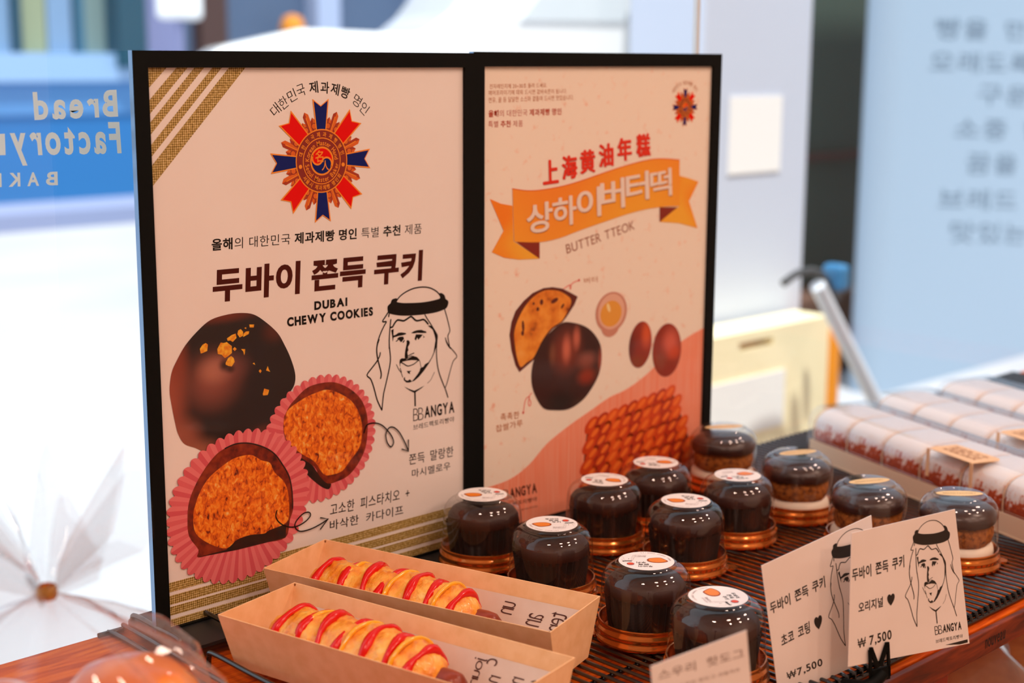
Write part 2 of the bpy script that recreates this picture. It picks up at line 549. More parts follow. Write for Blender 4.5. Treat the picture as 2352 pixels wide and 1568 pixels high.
# ------------------------------------------------------------------ the drawn man in a headscarf (line art)
fA = lambda x, y: (830 + x / 9.8, 640 + y / 9.8)
fB = lambda x, y: (830 + x / 8.7125, 780 + y / 8.7125)
def portrait_shapes():
    S = []
    A = lambda pts, w: S.append(('s', [fA(*p) for p in pts], w))
    B = lambda pts, w: S.append(('s', [fB(*p) for p in pts], w))
    PA = lambda pts, sm=True: S.append(('p', smooth_path([fA(*p) for p in pts], 4, True) if sm else [fA(*p) for p in pts], 0))
    PB = lambda pts, sm=True: S.append(('p', smooth_path([fB(*p) for p in pts], 4, True) if sm else [fB(*p) for p in pts], 0))
    PA([(585, 640), (610, 590), (655, 550), (675, 490), (710, 455), (800, 440), (785, 510), (860, 535), (1000, 545), (1300, 535), (1500, 510), (1680, 470), (1770, 430), (1745, 340), (1800, 320), (1870, 370), (1895, 450), (1945, 490), (1958, 540), (1930, 630), (1880, 680), (1700, 750), (1420, 800), (1100, 828), (850, 825), (640, 785), (595, 740)])
    A([(790, 500), (860, 400), (1000, 295), (1180, 215), (1380, 185), (1540, 205), (1680, 275), (1760, 360), (1790, 430)], 2.2)
    A([(600, 755), (540, 850), (478, 945), (490, 970), (560, 965), (520, 1040), (460, 1160), (400, 1310), (360, 1450), (345, 1568)], 2.3)
    B([(350, 0), (315, 110), (305, 230), (325, 380), (360, 520), (392, 650), (395, 720), (382, 770)], 2.6)
    A([(628, 770), (612, 850)], 2.4)
    A([(660, 920), (645, 1080), (628, 1300), (625, 1568)], 2.3)
    A([(655, 1095), (700, 1080), (740, 1010), (800, 935), (860, 930), (950, 945), (1030, 900), (1110, 850), (1160, 880), (1230, 940), (1310, 935), (1390, 915), (1440, 945), (1498, 1015)], 3.0)
    A([(1430, 810), (1480, 900), (1560, 1020), (1620, 1120), (1680, 1230), (1690, 1400)], 2.0)
    PA([(1500, 1055), (1570, 1060), (1640, 1150), (1700, 1230), (1718, 1310), (1700, 1430), (1670, 1430), (1660, 1330), (1610, 1160), (1560, 1110)])
    A([(1870, 680), (1920, 850), (1960, 1010), (1990, 1170), (1945, 1280), (1965, 1430), (1985, 1540)], 2.0)
    A([(1890, 1330), (1915, 1430), (1970, 1530), (2010, 1568)], 1.8)
    PA([(668, 1155), (725, 1130), (720, 1220), (722, 1275), (770, 1260), (830, 1215), (900, 1205), (1000, 1220), (1005, 1245), (930, 1270), (840, 1285), (725, 1320), (705, 1420), (690, 1280)], False)
    PA([(1118, 1220), (1180, 1180), (1260, 1155), (1350, 1148), (1400, 1170), (1450, 1180), (1468, 1215), (1380, 1220), (1260, 1215), (1180, 1228)], False)
    PA([(800, 1345), (860, 1305), (940, 1300), (960, 1350), (920, 1400), (890, 1430), (855, 1385)], False)
    PA([(765, 1410), (825, 1355), (835, 1372), (795, 1415)], False); PA([(920, 1430), (965, 1370), (975, 1390), (945, 1440)], False)
    PA([(1195, 1355), (1225, 1250), (1280, 1250), (1380, 1255), (1330, 1320), (1280, 1375), (1255, 1320), (1225, 1390)], False)
    PA([(1375, 1265), (1425, 1310), (1385, 1335), (1400, 1305)], False)
    PB([(905, 20), (940, 10), (968, 50), (955, 100), (930, 150), (940, 205), (920, 250), (930, 320), (925, 360), (895, 375), (868, 350), (870, 270), (885, 170), (905, 80)])
    B([(930, 325), (990, 290), (1050, 265)], 1.6)
    B([(865, 370), (895, 385), (935, 360), (975, 330), (1010, 320)], 1.2)
    PB([(760, 450), (770, 395), (805, 370), (850, 370), (900, 400), (960, 360), (1030, 320), (1110, 345), (1150, 385), (1165, 425), (1120, 410), (1000, 405), (900, 420), (820, 440), (800, 460), (775, 480), (775, 545), (765, 510)], False)
    B([(800, 455), (860, 490), (910, 520), (960, 520), (1050, 485), (1110, 435), (1150, 405)], 1.8)
    B([(1160, 410), (1175, 460), (1185, 520), (1200, 555)], .9)
    PB([(905, 625), (1000, 618), (965, 650), (975, 685), (935, 670)], False)
    PB([(1480, 20), (1520, 60), (1470, 230), (1420, 350), (1340, 490), (1250, 620), (1150, 740), (1060, 820), (960, 855), (900, 855), (850, 810), (845, 770), (870, 740), (875, 800), (920, 820), (970, 790), (1010, 830), (1060, 770), (1130, 680), (1165, 620), (1180, 565), (1240, 540), (1270, 490), (1340, 450), (1400, 360), (1445, 250)], False)
    B([(700, 495), (750, 600), (790, 650), (825, 745)], 1.2); B([(775, 570), (800, 650)], 1.4)
    B([(555, 0), (560, 150), (580, 350), (570, 500), (530, 700), (480, 920), (440, 1100), (410, 1400)], 2.3)
    B([(375, 260), (365, 320), (310, 430), (220, 550), (110, 705), (180, 780), (230, 900), (270, 1040), (320, 1220), (408, 1405)], 2.4)
    B([(1510, 20), (1500, 250), (1520, 500), (1560, 680), (1630, 870), (1680, 990), (1730, 1150)], 2.2)
    B([(1690, 0), (1740, 110), (1830, 210), (1910, 330), (1840, 420), (1790, 570), (1750, 720), (1710, 870), (1670, 970)], 1.7)
    PB([(855, 935), (960, 985), (1055, 1020), (1130, 985), (1260, 915), (1200, 970), (1085, 1050), (1090, 1330), (1062, 1330), (1055, 1060), (960, 1015)], False)
    B([(1320, 870), (1390, 795), (1430, 710), (1460, 650)], .9)
    return S
PORTRAIT = portrait_shapes()

def draw_portrait(ink, conv, k, L, mi=0):
    """conv: drawing coordinates -> sheet (u, v); k: metres per drawing unit"""
    for t, pts, wd in PORTRAIT:
        q = [conv(*p) for p in pts]
        if t == 'p': ink.poly(q, L, mi)
        else: ink.stroke(q, wd * k, L + .2, mi, 3)

def stand_sign(name, O, yaw, W, H, fr, label, plate=True, fd=.0425):
    """black framed display sign on a flat base plate"""
    X = Vector((cos(yaw), sin(yaw), 0)); fl = Flat(O, X, (0, 0, 1))
    root = empty(name, O, yaw)
    tag(root, label, 'poster', 'framed posters standing on the rack')
    b = MB(); t0, t1 = -0.0030, 0.0030; r = 0.0012
    zb = 0.0
    for (x0, x1, z0, z1) in ((-fr, 0, zb, H + fr), (W, W + fr, zb, H + fr), (0, W, H, H + fr)):
        b.box((x0, t0, z0), (x1, t1, z1))
    b.box((-fr, t0, -0.0015), (W + fr, t1, 0.0))
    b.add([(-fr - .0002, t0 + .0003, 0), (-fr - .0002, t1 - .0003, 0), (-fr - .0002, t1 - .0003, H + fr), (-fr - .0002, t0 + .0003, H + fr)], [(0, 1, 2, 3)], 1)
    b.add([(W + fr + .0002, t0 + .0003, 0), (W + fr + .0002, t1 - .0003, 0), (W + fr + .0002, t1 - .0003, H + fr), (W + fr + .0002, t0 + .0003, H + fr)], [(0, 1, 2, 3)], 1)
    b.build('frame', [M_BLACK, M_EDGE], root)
    MB().box((0, 0.0004, 0), (W, 0.0026, H)).build('backing_board', M_BLACK, root)
    if plate:
        p = []; hw, rr = W / 2 + fr, .014
        for (cx, cy, a0) in ((hw - rr, .0425 - rr, 0), (-hw + rr, .0425 - rr, 90), (-hw + rr, -fd + rr, 180), (hw - rr, -fd + rr, 270)):
            for k in range(7):
                a = radians(a0 + 15 * k); p.append((W / 2 - .004 + cx + rr * cos(a), cy + rr * sin(a)))
        n = len(p)
        q = MB(); q.add([(x, y, -0.0040) for x, y in p] + [(x, y, -0.0015) for x, y in p], [list(range(n))[::-1], list(range(n, 2 * n))] + [[i, (i + 1) % n, n + (i + 1) % n, n + i] for i in range(n)])
        q.build('base_plate', M_PLATE, root)
    MB().add([(0, -.0022, 0), (W, -.0022, 0), (W, -.0022, H), (0, -.0022, H)], [(0, 1, 2, 3)]).build('cover_sheet', M_COVER, root, label='clear glossy cover sheet')
    return root, fl

# ================================================================== POSTER OF THE CHOCOLATE COOKIES
W1, H1 = 0.2939, 0.4100
sign1, P1 = stand_sign('poster_stand', (0, 0, 0), 0.0, W1, H1, 0.0117, 'framed poster picturing a dark chocolate ball and two cut cookies in pink cups')
paper = MB().box((0, 0, 0), (W1, .0004, H1)).build('printed_sheet', M_PAPER, sign1)
c1 = lambda x, y: (300 + x / 2.904, 100 + y / 2.904)
c2 = lambda x, y: (300 + x / 2.7037, 560 + y / 2.7037)
c3 = lambda x, y: (300 + x / 2.579, 960 + y / 2.579)
c5 = lambda x, y: (380 + x / 4.356, 700 + y / 4.356)
c6 = lambda x, y: (390 + x / 3.267, 860 + y / 3.267)
ce = lambda x, y: (610 + x / 8.712, 170 + y / 8.712)
# burlap bands
i = Ink(P1)
for x0, x1 in ((118, 240), (305, 380), (425, 490), (545, 608), (655, 765)):
    tops = [P1.uv(*c1(x, 160))[0] for x in (x0, x1)]
    vs = [P1.uv(*c1(125, 160 + 1.25 * (x - 120)))[1] for x in (x0, x1)]
    i.poly([(max(tops[0], 0), H1), (tops[1], H1), (0, vs[1]), (0, min(vs[0], H1))], 1)
i.build('burlap_bands', M_BURLAP, paper, 'olive woven-look stripes across the top left corner')
i = Ink(P1)
for y0, y1 in ((1340, 1362), (1370, 1391), (1396, 1416), (1425, 1442)):
    v1, v0 = P1.uv(383, y0)[1], max(P1.uv(383, y1)[1], 0)
    i.poly([(0, v0), (W1, v0), (W1, v1), (0, v1)], 1)
i.build('burlap_bands', M_BURLAP, paper, 'olive woven-look stripes along the bottom')
# headings
i = Ink(P1)
c0 = P1.uv(738.5, 369.5)
gl = [('대', 195, 715), ('한', 355, 575), ('민', 525, 430), ('국', 705, 325), ('제', 960, 265), ('과', 1185, 270), ('제', 1390, 300), ('빵', 1595, 370), ('명', 1830, 530), ('인', 1975, 685)]
pu = [P1.uv(*ce(x, y)) for _, x, y in gl]
(ax, ay), (bx, by), (cx_, cy_) = pu[0], pu[5], pu[9]
d_ = 2 * (ax * (by - cy_) + bx * (cy_ - ay) + cx_ * (ay - by))
ux = ((ax * ax + ay * ay) * (by - cy_) + (bx * bx + by * by) * (cy_ - ay) + (cx_ * cx_ + cy_ * cy_) * (ay - by)) / d_
uy = ((ax * ax + ay * ay) * (cx_ - bx) + (bx * bx + by * by) * (ax - cx_) + (cx_ * cx_ + cy_ * cy_) * (bx - ax)) / d_
for k, ((ch, _, _), q) in enumerate(zip(gl, pu)):
    i.glyph(ch, q, .0076 if not 4 <= k <= 7 else .0082, .0090, atan2(q[1] - uy, q[0] - ux) - pi / 2, 1, 0, .012 if 4 <= k <= 7 else -.008)
i.build('arched_lettering', M_INK, paper)
i = Ink(P1); i.text([('올해', .022), ('의 대한민국 ', -.005), ('제과제빵 명인', .022), (' 특별 ', -.005), ('추천', .022), (' 제품', -.005)], c1(540, 1383), c1(1940, 1268), c1(540, 1303), 1)
i.build('subtitle_lettering', M_INK, paper)
i = Ink(P1); i.text([('두바이 쫀득 쿠키', .036)], c2(508, 368), c2(1808, 228), c2(512, 152), 1, space=.24)
i.build('title_lettering', M_INKB, paper, 'large brown title lettering')
i = Ink(P1)
i.text([('DUBAI', .05)], c2(1140, 412), c2(1345, 385), c2(1140, 357), 1)
i.text([('CHEWY COOKIES', .05)], c2(972, 515), c2(1505, 445), c2(970, 457), 1, space=.35)
i.build('english_lettering', M_INK, paper)
i = Ink(P1)
i.text([('BB', -.022)], (949, 967), (972.5, 963), (949, 938.5), 1, track=-.12); i.text([('ANGYA', .03)], (975, 960.5), (1043.5, 947), (974.5, 933.5), 1)
i.text([('브레드팩토리빵야', .0)], (949, 988), (1043, 968), (949, 975), 1)
i.build('shop_lettering', M_INK, paper)
i = Ink(P1)
i.text([('쫀득 말랑한', .004)], (939.5, 1068), (1041, 1048), (939.5, 1043), 1, space=.5)
i.text([('마시멜로우', .004)], (946, 1097), (1034, 1078), (946, 1078), 1)
i.text([('고소한 피스타치오 +', .004)], (757.5, 1185), (939.8, 1144), (758.5, 1157), 1, space=.6)
i.text([('바삭한 카다이프', .004)], (757.5, 1218), (926, 1181), (757.5, 1195), 1, space=.6)
i.build('handwritten_lettering', M_INK, paper)
i = Ink(P1)
draw_portrait(i, P1.uv, 0.00050, 1)
i.build('portrait_drawing', M_INK, paper, 'black line drawing of a bearded man in a headscarf')
i = Ink(P1); emblem(i, c0, P1.uv(738.5, 231.5)[1] - c0[1], 1)
i.build('emblem', E_MATS, paper, 'red, blue and gold star medal')
# the chocolate ball
ball = P1.uvs([(745, 80), (880, 95), (1000, 170), (1120, 280), (1190, 400), (1250, 530), (1295, 680), (1290, 790), (1240, 880), (1150, 1000), (1060, 1230), (900, 1340), (700, 1430), (540, 1470), (420, 1480), (300, 1430), (190, 1390), (130, 1300), (100, 1200), (60, 1000), (40, 850), (60, 680), (110, 560), (200, 400), (330, 250), (450, 150), (600, 100)], c5)
def sp(x, y, rx, ry, col, wt):
    u, v = P1.uv(*c5(x, y)); k = 1 / 4.356 * .00036
    return (u, v, rx * k, ry * k, col, wt)
M_BALL = printed_blob('printed_chocolate_ball', (34, 15, 9), [
    sp(40, 900, 260, 760, (178, 86, 62), .8), sp(180, 1330, 270, 260, (170, 92, 70), .8), sp(330, 1500, 330, 200, (190, 110, 80), .7), sp(560, 90, 620, 120, (120, 44, 20), .9), sp(120, 560, 170, 420, (150, 60, 34), .6),
    sp(470, 760, 430, 380, (150, 78, 62), .85), sp(500, 650, 260, 190, (196, 124, 100), .75), sp(690, 620, 260, 190, (140, 76, 66), .4),
    sp(1090, 260, 200, 160, (110, 40, 16), .5), sp(980, 1280, 200, 120, (110, 50, 34), .7), sp(590, 600, 90, 90, (30, 12, 6), .9), sp(650, 640, 80, 60, (30, 12, 6), .8)])
ballo = Ink(P1).poly(smooth_path(ball, 4, True), 2).build('chocolate_ball_picture', M_BALL, paper, 'printed dark chocolate ball')
i = Ink(P1)
for f in ([(515, 440), (550, 375), (580, 380), (610, 370), (640, 395), (660, 410), (662, 480), (620, 515), (590, 530), (560, 498), (520, 490)], [(598, 580), (625, 530), (655, 510), (680, 530), (690, 568), (660, 615), (630, 610), (600, 598)], [(340, 440), (370, 395), (400, 380), (422, 395), (415, 460), (370, 480), (350, 485)], [(715, 290), (725, 255), (750, 240), (775, 270), (770, 310), (740, 325)], [(610, 335), (660, 300), (700, 285), (708, 330), (670, 370), (645, 355), (620, 358)], [(775, 290), (800, 265), (835, 262), (830, 290), (775, 320)], [(835, 195), (885, 195), (880, 225), (840, 225)], [(752, 440), (795, 440), (792, 480), (785, 505), (775, 465)], [(670, 440), (690, 420), (710, 440), (690, 462)], [(970, 890), (985, 835), (1035, 850), (1020, 900), (975, 905)], [(930, 660), (945, 642), (960, 660), (945, 682)], [(1003, 655), (1020, 610), (1030, 640), (1045, 668)], [(785, 230), (805, 222), (805, 242)], [(868, 585), (885, 575), (895, 600)]):
    i.poly(P1.uvs(f, c5), 3)
i.build('gold_flakes', M_FLAKE, paper, 'printed gold flakes on the chocolate ball')
def paper_cup(c, rx, ry, rot, n, L, name):
    """scalloped pleated cup seen from above"""
    i = Ink(P1); C0 = P1.uv(*c6(*c)); k = .00036 / 3.267
    def E(a, s_):
        x, y = rx * s_ * cos(a), ry * s_ * sin(a)
        return (C0[0] + k * (x * cos(rot) - y * sin(rot)), C0[1] + k * (x * sin(rot) + y * cos(rot)))
    for q in range(n):
        a0, a1 = 2 * pi * q / n, 2 * pi * (q + 1) / n; m = (a0 + a1) / 2; h = (a1 - a0)
        i.poly([C0, E(a0, .95), E(a0 + .2 * h, .985), E(a0 + .36 * h, 1.0), E(m, 1.005)], L, 0)
        i.poly([C0, E(m, 1.005), E(a0 + .64 * h, 1.0), E(a0 + .8 * h, .985), E(a1, .95)], L, 1 if q % 2 else 2)
    i.build(name, [M_PINK1, M_PINK2, mat('pink_paper_cup_mid', (230, 102, 108), rough=.7)], paper, 'printed pink pleated paper cup')
paper_cup((1132, 480), 500, 468, .15, 42, 4, 'paper_cup_picture')
i = Ink(P1)
i.poly(smooth_path(P1.uvs([(900, 540), (960, 590), (1060, 670), (1110, 740), (1200, 800), (1190, 857), (1120, 830), (1000, 720), (910, 580)], c6), 3, True), 5.0, 1)
i.poly(smooth_path(P1.uvs([(1190, 55), (1290, 75), (1380, 130), (1440, 200), (1475, 300), (1480, 420), (1460, 560), (1400, 680), (1330, 760), (1250, 800), (1180, 815), (1120, 760), (1080, 690), (980, 620), (900, 545), (860, 470), (850, 380), (880, 260), (940, 180), (1040, 90)], c6), 4, True), 5.2, 0)
i.poly(smooth_path(P1.uvs([(1180, 112), (1290, 150), (1370, 210), (1420, 300), (1440, 420), (1420, 540), (1350, 640), (1290, 720), (1210, 750), (1150, 745), (1080, 650), (980, 590), (880, 500), (850, 400), (870, 280), (980, 190), (1080, 140)], c6), 4, True), 5.4, 2)
i.build('cut_cookie_picture', [M_CRUST, M_DARKBASE, M_KATAIFI], paper, 'printed cut cookie, upper right of the two')
paper_cup((525, 985), 590, 535, .3, 46, 6, 'paper_cup_picture')
i = Ink(P1)
i.poly(smooth_path(P1.uvs([(490, 515), (590, 510), (700, 540), (780, 590), (840, 670), (890, 760), (915, 880), (920, 1000), (895, 1090), (862, 1220), (700, 1260), (500, 1310), (330, 1340), (205, 1368), (210, 1310), (140, 1210), (128, 1080), (140, 950), (190, 820), (260, 700), (340, 600), (410, 550)], c6), 4, True), 7.0, 0)
i.poly(P1.uvs([(862, 1220), (870, 1120), (740, 1160), (600, 1200), (480, 1240), (420, 1310), (205, 1368), (500, 1312), (700, 1262)], c6), 7.2, 1)
i.stroke(P1.uvs([(410, 552), (490, 518), (590, 513), (700, 543), (780, 593), (840, 673), (890, 763), (912, 880), (916, 1000)], c6), .0011, 7.2, 1)
i.poly(smooth_path(P1.uvs([(480, 625), (600, 600), (680, 640), (745, 660), (780, 730), (850, 800), (880, 880), (890, 1000), (870, 1105), (740, 1165), (700, 1190), (600, 1200), (500, 1235), (420, 1300), (300, 1270), (190, 1190), (170, 1060), (190, 960), (230, 860), (290, 770), (380, 690)], c6), 4, True), 7.4, 2)
i.build('cut_cookie_picture', [M_CRUST, M_DARKBASE, M_KATAIFI], paper, 'printed cut cookie, lower left of the two')
i = Ink(P1); aw = .0011
i.stroke(P1.uvs([(1445, 1170), (1460, 1125), (1500, 1110), (1545, 1118), (1580, 1145), (1615, 1190), (1628, 1230), (1612, 1258), (1588, 1230), (1580, 1180), (1600, 1140), (1630, 1138), (1665, 1170), (1700, 1235), (1720, 1285)], c2), aw, 8)
i.stroke(P1.uvs([(1680, 1272), (1720, 1285), (1720, 1215)], c2), aw, 8, 0, 1)
i.build('curly_arrow', M_INK, paper); i = Ink(P1)
i.stroke(P1.uvs([(862, 545), (855, 580), (875, 615), (920, 640), (975, 640), (1030, 610), (1060, 575), (1050, 555), (1015, 565), (975, 610), (970, 645), (1000, 668), (1060, 655), (1120, 625), (1165, 595)], c3), aw, 8)
i.stroke(P1.uvs([(1120, 588), (1165, 595), (1120, 655)], c3), aw, 8, 0, 1)
i.build('curly_arrow', M_INK, paper)

# ================================================================== POSTER OF THE BUTTER RICE CAKES
W2, H2 = 0.2983, 0.4162
M_PAPER2 = noise_mat('speckled_poster_paper', [(0.0, (255, 242, 224)), (0.61, (255, 240, 222)), (0.70, (254, 224, 202)), (0.80, (246, 186, 160))], scale=110, detail=2, rough=.6)
sign2, P2 = stand_sign('poster_stand', (0.3206, 0.0050, 0.0), radians(-1.1), W2, H2 - .0055, 0.0122, 'framed poster with an orange ribbon banner and a braided pastry', fd=.028)
H2 -= .0055
paper2 = MB().box((0, 0, 0), (W2, .0004, H2)).build('printed_sheet', M_PAPER2, sign2)
d1 = lambda x, y: (1100 + x / 7.84, 160 + y / 7.84)
d2 = lambda x, y: (1100 + x / 4.3556, 300 + y / 4.3556)
d3 = lambda x, y: (1140 + x / 4.356, 620 + y / 4.356)
d4 = lambda x, y: (1100 + x / 4.3556, 860 + y / 4.3556)
M_TAN = mat('tan_ink', (196, 120, 66), rough=.6); M_RUST = mat('rust_ink', (190, 60, 20), rough=.6)
i = Ink(P2)
i.text('전자레인지에 20~30초 돌려 드세요.', d1(190, 345), d1(1225, 320), d1(190, 258), 1)
i.text('에어프라이기에 데워 드시면 겉바속쫀이 됩니다.', d1(172, 462), d1(1580, 428), d1(172, 372), 1)
i.text('연유, 꿀 등 달달한 소스와 곁들여 드시면 맛있습니다.', d1(172, 602), d1(1705, 548), d1(172, 500), 1)
i.build('small_lettering', M_TAN, paper2)
i = Ink(P2)
i.text([('올해', .025), ('의 대한민국 ', -.005), ('제과제빵 명인', .02)], d1(170, 858), d1(1482, 812), d1(170, 730), 1)
i.text([('특별 ', 0), ('추천', .022), (' 제품', -.005)], d1(168, 1043), d1(788, 1028), d1(168, 920), 1)
i.build('subtitle_lettering', M_RUST, paper2)
ec = P2.uv(1573, 246); R2 = P2.uv(1573, 203)[1] - ec[1]
i = Ink(P2); emblem(i, ec, R2, 1); i.build('emblem', E_MATS, paper2, 'small red, blue and gold star medal')
i = Ink(P2); i.arc('대한민국 제과제빵 명인', ec, R2 * 1.3, 143, 40, R2 * .26, 1, 0); i.build('arched_lettering', M_TAN, paper2)
M_CORAL = noise_mat('printed_coral_cloth', [(0.3, (255, 146, 110)), (0.7, (255, 168, 138))], scale=14, rough=.6, stretch=(30, 1, 1), detail=1)
edge = [(1110, 1122)] + [d4(*p) for p in [(300, 1050), (500, 900), (680, 690), (900, 510), (1100, 370), (1300, 230), (1450, 160), (1600, 60)]] + [(1500, 845), (1530, 812), (1576, 776), (1620, 752)]
eu = [P2.uv(*p) for p in edge]; eu[0] = (0, eu[0][1]); eu[-1] = (W2, eu[-1][1])
i = Ink(P2); i.poly([(0, 0)] + smooth_path(eu, 4) + [(W2, 0)], 1); i.build('coral_cloth_picture', M_CORAL, paper2)
M_RIB = [noise_mat('ribbon_orange', [(0.35, (255, 176, 44)), (0.7, (255, 144, 34))], scale=7, rough=.6, detail=0), mat('ribbon_edge', (232, 92, 10), rough=.6), mat('ribbon_fold', (140, 30, 0), rough=.6), noise_mat('ribbon_tail', [(0.35, (255, 138, 14)), (0.65, (255, 184, 50))], scale=22, rough=.6, detail=0)]
i = Ink(P2)
for pts, mi, ly in (([(108, 682), (220, 730), (335, 750), (345, 1110), (370, 1120), (605, 1280), (400, 1290), (250, 1270), (127, 1215), (245, 1000)], 3, 2), ([(2005, 450), (2100, 475), (2195, 510), (2100, 705), (2185, 975), (2000, 925), (1806, 912), (1980, 770), (2005, 755)], 3, 2),
                    ([(370, 1112), (605, 1112), (605, 1280)], 2, 2.4), ([(1806, 765), (1985, 765), (1806, 912)], 2, 2.4)):
    i.poly(P2.uvs(pts, d2), ly, mi)
top = smooth_path(P2.uvs([(333, 580), (480, 600), (640, 590), (850, 550), (1050, 490), (1250, 420), (1480, 345), (1700, 290), (1850, 280), (2005, 292)], d2), 3)
bot = smooth_path(P2.uvs([(2005, 755), (1850, 760), (1650, 790), (1450, 845), (1200, 930), (1000, 1000), (800, 1075), (600, 1115), (350, 1110)], d2), 3)
i.poly(top + bot, 2.8, 0); i.stroke(top, .0008, 3, 1, 1)
rib = i.build('ribbon_banner_picture', M_RIB, paper2, 'orange ribbon banner')
i = Ink(P2)
M_CREAM = mat('cream_ink', (250, 232, 218), rough=.6)
for ch, x0, x1, y0, y1 in (('상', 470, 728, 700, 1035), ('하', 730, 968, 640, 968), ('이', 972, 1212, 555, 890), ('버', 1208, 1450, 465, 805), ('터', 1462, 1692, 398, 720), ('떡', 1705, 1920, 370, 682)):
    sl = (y1 - y0) * .13
    for dx, dy, ly, mi in ((9, 12, 3.3, 1), (0, 0, 5.6, 0)):
        for k in range(9 if mi == 0 else 1):
            ex, ey = (0, 0) if k == 0 else (5 * cos(k * pi / 4), 5 * sin(k * pi / 4))
            i.text([(ch, .006)], d2(x0 + 8 + dx + ex, y1 + dy + ey), d2(x1 + dx + ex, y1 - sl + dy + ey), d2(x0 + dx + ex, y0 + sl + dy + ey), ly + .2 * k, mi)
i.build('ribbon_lettering', [M_CREAM, mat('ribbon_letter_edge', (176, 84, 30), rough=.6)], paper2, 'cream lettering on the ribbon')
i = Ink(P2)
for ch, x, y in (('上', 715, 412), ('海', 905, 365), ('黄', 1085, 308), ('油', 1270, 245), ('年', 1455, 185), ('糕', 1642, 145)):
    for k in range(9):
        ex, ey = (0, 0) if k == 0 else (7 * cos(k * pi / 4), 7 * sin(k * pi / 4))
        i.glyph(ch, P2.uv(*d2(x + ex, y + ey)), .0180, .0205, radians(3), 2 + .2 * k, 0, 0)
    i.glyph(ch, P2.uv(*d2(x + 8, y + 8)), .0180, .0205, radians(3), 1.6, 1, .006)
i.build('title_lettering', [mat('red_orange_ink', (240, 44, 2), rough=.6), mat('dark_red_ink', (150, 30, 6), rough=.6)], paper2, 'red title lettering')
i = Ink(P2); i.text([('BUTTER TTEOK', 0.0)], d2(880, 1232), d2(1560, 985), d2(866, 1140), 1, space=.35); i.build('english_lettering', mat('cocoa_ink', (160, 84, 44), rough=.6), paper2)
k2 = .00041 / 4.356
M_SLICE = noise_mat('printed_bread_crumb', [(0.30, (120, 44, 6)), (0.40, (226, 122, 24)), (0.55, (250, 158, 50)), (0.75, (255, 176, 78))], scale=55, detail=3, rough=.6)
i = Ink(P2)
half = [(470, 180), (560, 170), (660, 185), (740, 225), (812, 265), (780, 345), (700, 470), (660, 520), (560, 590), (480, 690), (420, 800), (380, 890), (300, 960), (230, 1020), (190, 950), (150, 800), (130, 650), (150, 520), (190, 410), (270, 310), (360, 230)]
i.poly(P2.uvs(half, d3), 2, 0)
i.poly(smooth_path(P2.uvs([(480, 205), (560, 200), (640, 215), (720, 265), (745, 300), (735, 360), (680, 470), (640, 520), (550, 580), (465, 690), (410, 800), (365, 880), (300, 925), (240, 970), (205, 880), (185, 760), (175, 640), (200, 530), (250, 420), (310, 330), (390, 250)], d3), 3, True), 2.4, 1)
for x, y, rx, ry, a in ((580, 305, 50, 22, .3), (450, 320, 22, 28, 0), (265, 560, 16, 55, .1), (412, 390, 20, 20, 0), (260, 630, 18, 25, 0), (370, 335, 14, 14, 0), (660, 360, 30, 14, .8)):
    i.disc(P2.uv(*d3(x, y)), rx * k2, 2.6, 0, 16, ry * k2, a)
i.build('bread_slice_picture', [mat('printed_dark_crust', (98, 24, 4), rough=.6), M_SLICE], paper2, 'printed cut bun')
def sp2(x, y, rx, ry, col, wt):
    u, v = P2.uv(*d3(x, y)); return (u, v, rx * k2, ry * k2, col, wt)
M_BUN = printed_blob('printed_dark_bun', (58, 16, 8), [sp2(700, 800, 300, 330, (150, 60, 40), .75), sp2(700, 790, 90, 200, (226, 120, 92), .8), sp2(800, 680, 80, 170, (226, 120, 92), .7), sp2(900, 900, 200, 130, (176, 90, 66), .6), sp2(900, 1060, 190, 130, (170, 50, 16), .7), sp2(560, 840, 70, 160, (150, 90, 60), .5), sp2(640, 1320, 330, 190, (26, 10, 6), .9), sp2(1040, 900, 60, 200, (190, 80, 50), .6)])
i = Ink(P2); i.poly(smooth_path(P2.uvs([(650, 530), (760, 525), (880, 560), (970, 630), (1040, 750), (1050, 900), (1020, 1050), (940, 1200), (850, 1310), (720, 1390), (580, 1400), (470, 1380), (390, 1260), (350, 1120), (360, 950), (420, 780), (520, 640)], d3), 3, True), 2.9)
i.build('dark_bun_picture', M_BUN, paper2, 'printed dark glazed bun')
i = Ink(P2)
i.disc(P2.uv(*d3(1150, 420)), 190 * k2 * 1.2, 2, 0, 32, 205 * k2, 0); i.disc(P2.uv(*d3(1140, 560)), 130 * k2, 1.9, 0, 24, 110 * k2)
i.disc(P2.uv(*d3(1150, 415)), 160 * k2 * 1.2, 2.3, 1, 32, 180 * k2); i.disc(P2.uv(*d3(1145, 435)), 128 * k2 * 1.2, 2.6, 2, 32, 132 * k2); i.disc(P2.uv(*d3(1120, 375)), 22 * k2, 2.8, 3, 14, 50 * k2, .4)
i.build('egg_picture', [mat('printed_glass_rim', (214, 146, 122), rough=.6), mat('printed_egg_white', (238, 186, 160), rough=.6), mat('printed_yolk', (240, 166, 60), rough=.6), mat('printed_yolk_shine', (255, 226, 160), rough=.6)], paper2, 'printed egg in a small bowl')
M_BUNS = printed_blob('printed_small_buns', (150, 40, 14), [sp2(1500, 640, 120, 220, (236, 96, 40), .8), sp2(1340, 760, 130, 300, (90, 24, 10), .7), sp2(1740, 720, 200, 220, (236, 110, 84), .8), sp2(1780, 820, 160, 120, (222, 76, 24), .7), sp2(1640, 900, 140, 180, (150, 80, 60), .6), sp2(1400, 930, 180, 110, (140, 66, 34), .7)])
i = Ink(P2)
i.disc(P2.uv(*d3(1440, 745)), 172 * k2, 2, 0, 32, 242 * k2, -.12); i.disc(P2.uv(*d3(1705, 800)), 225 * k2, 2.4, 0, 32, 285 * k2, .05)
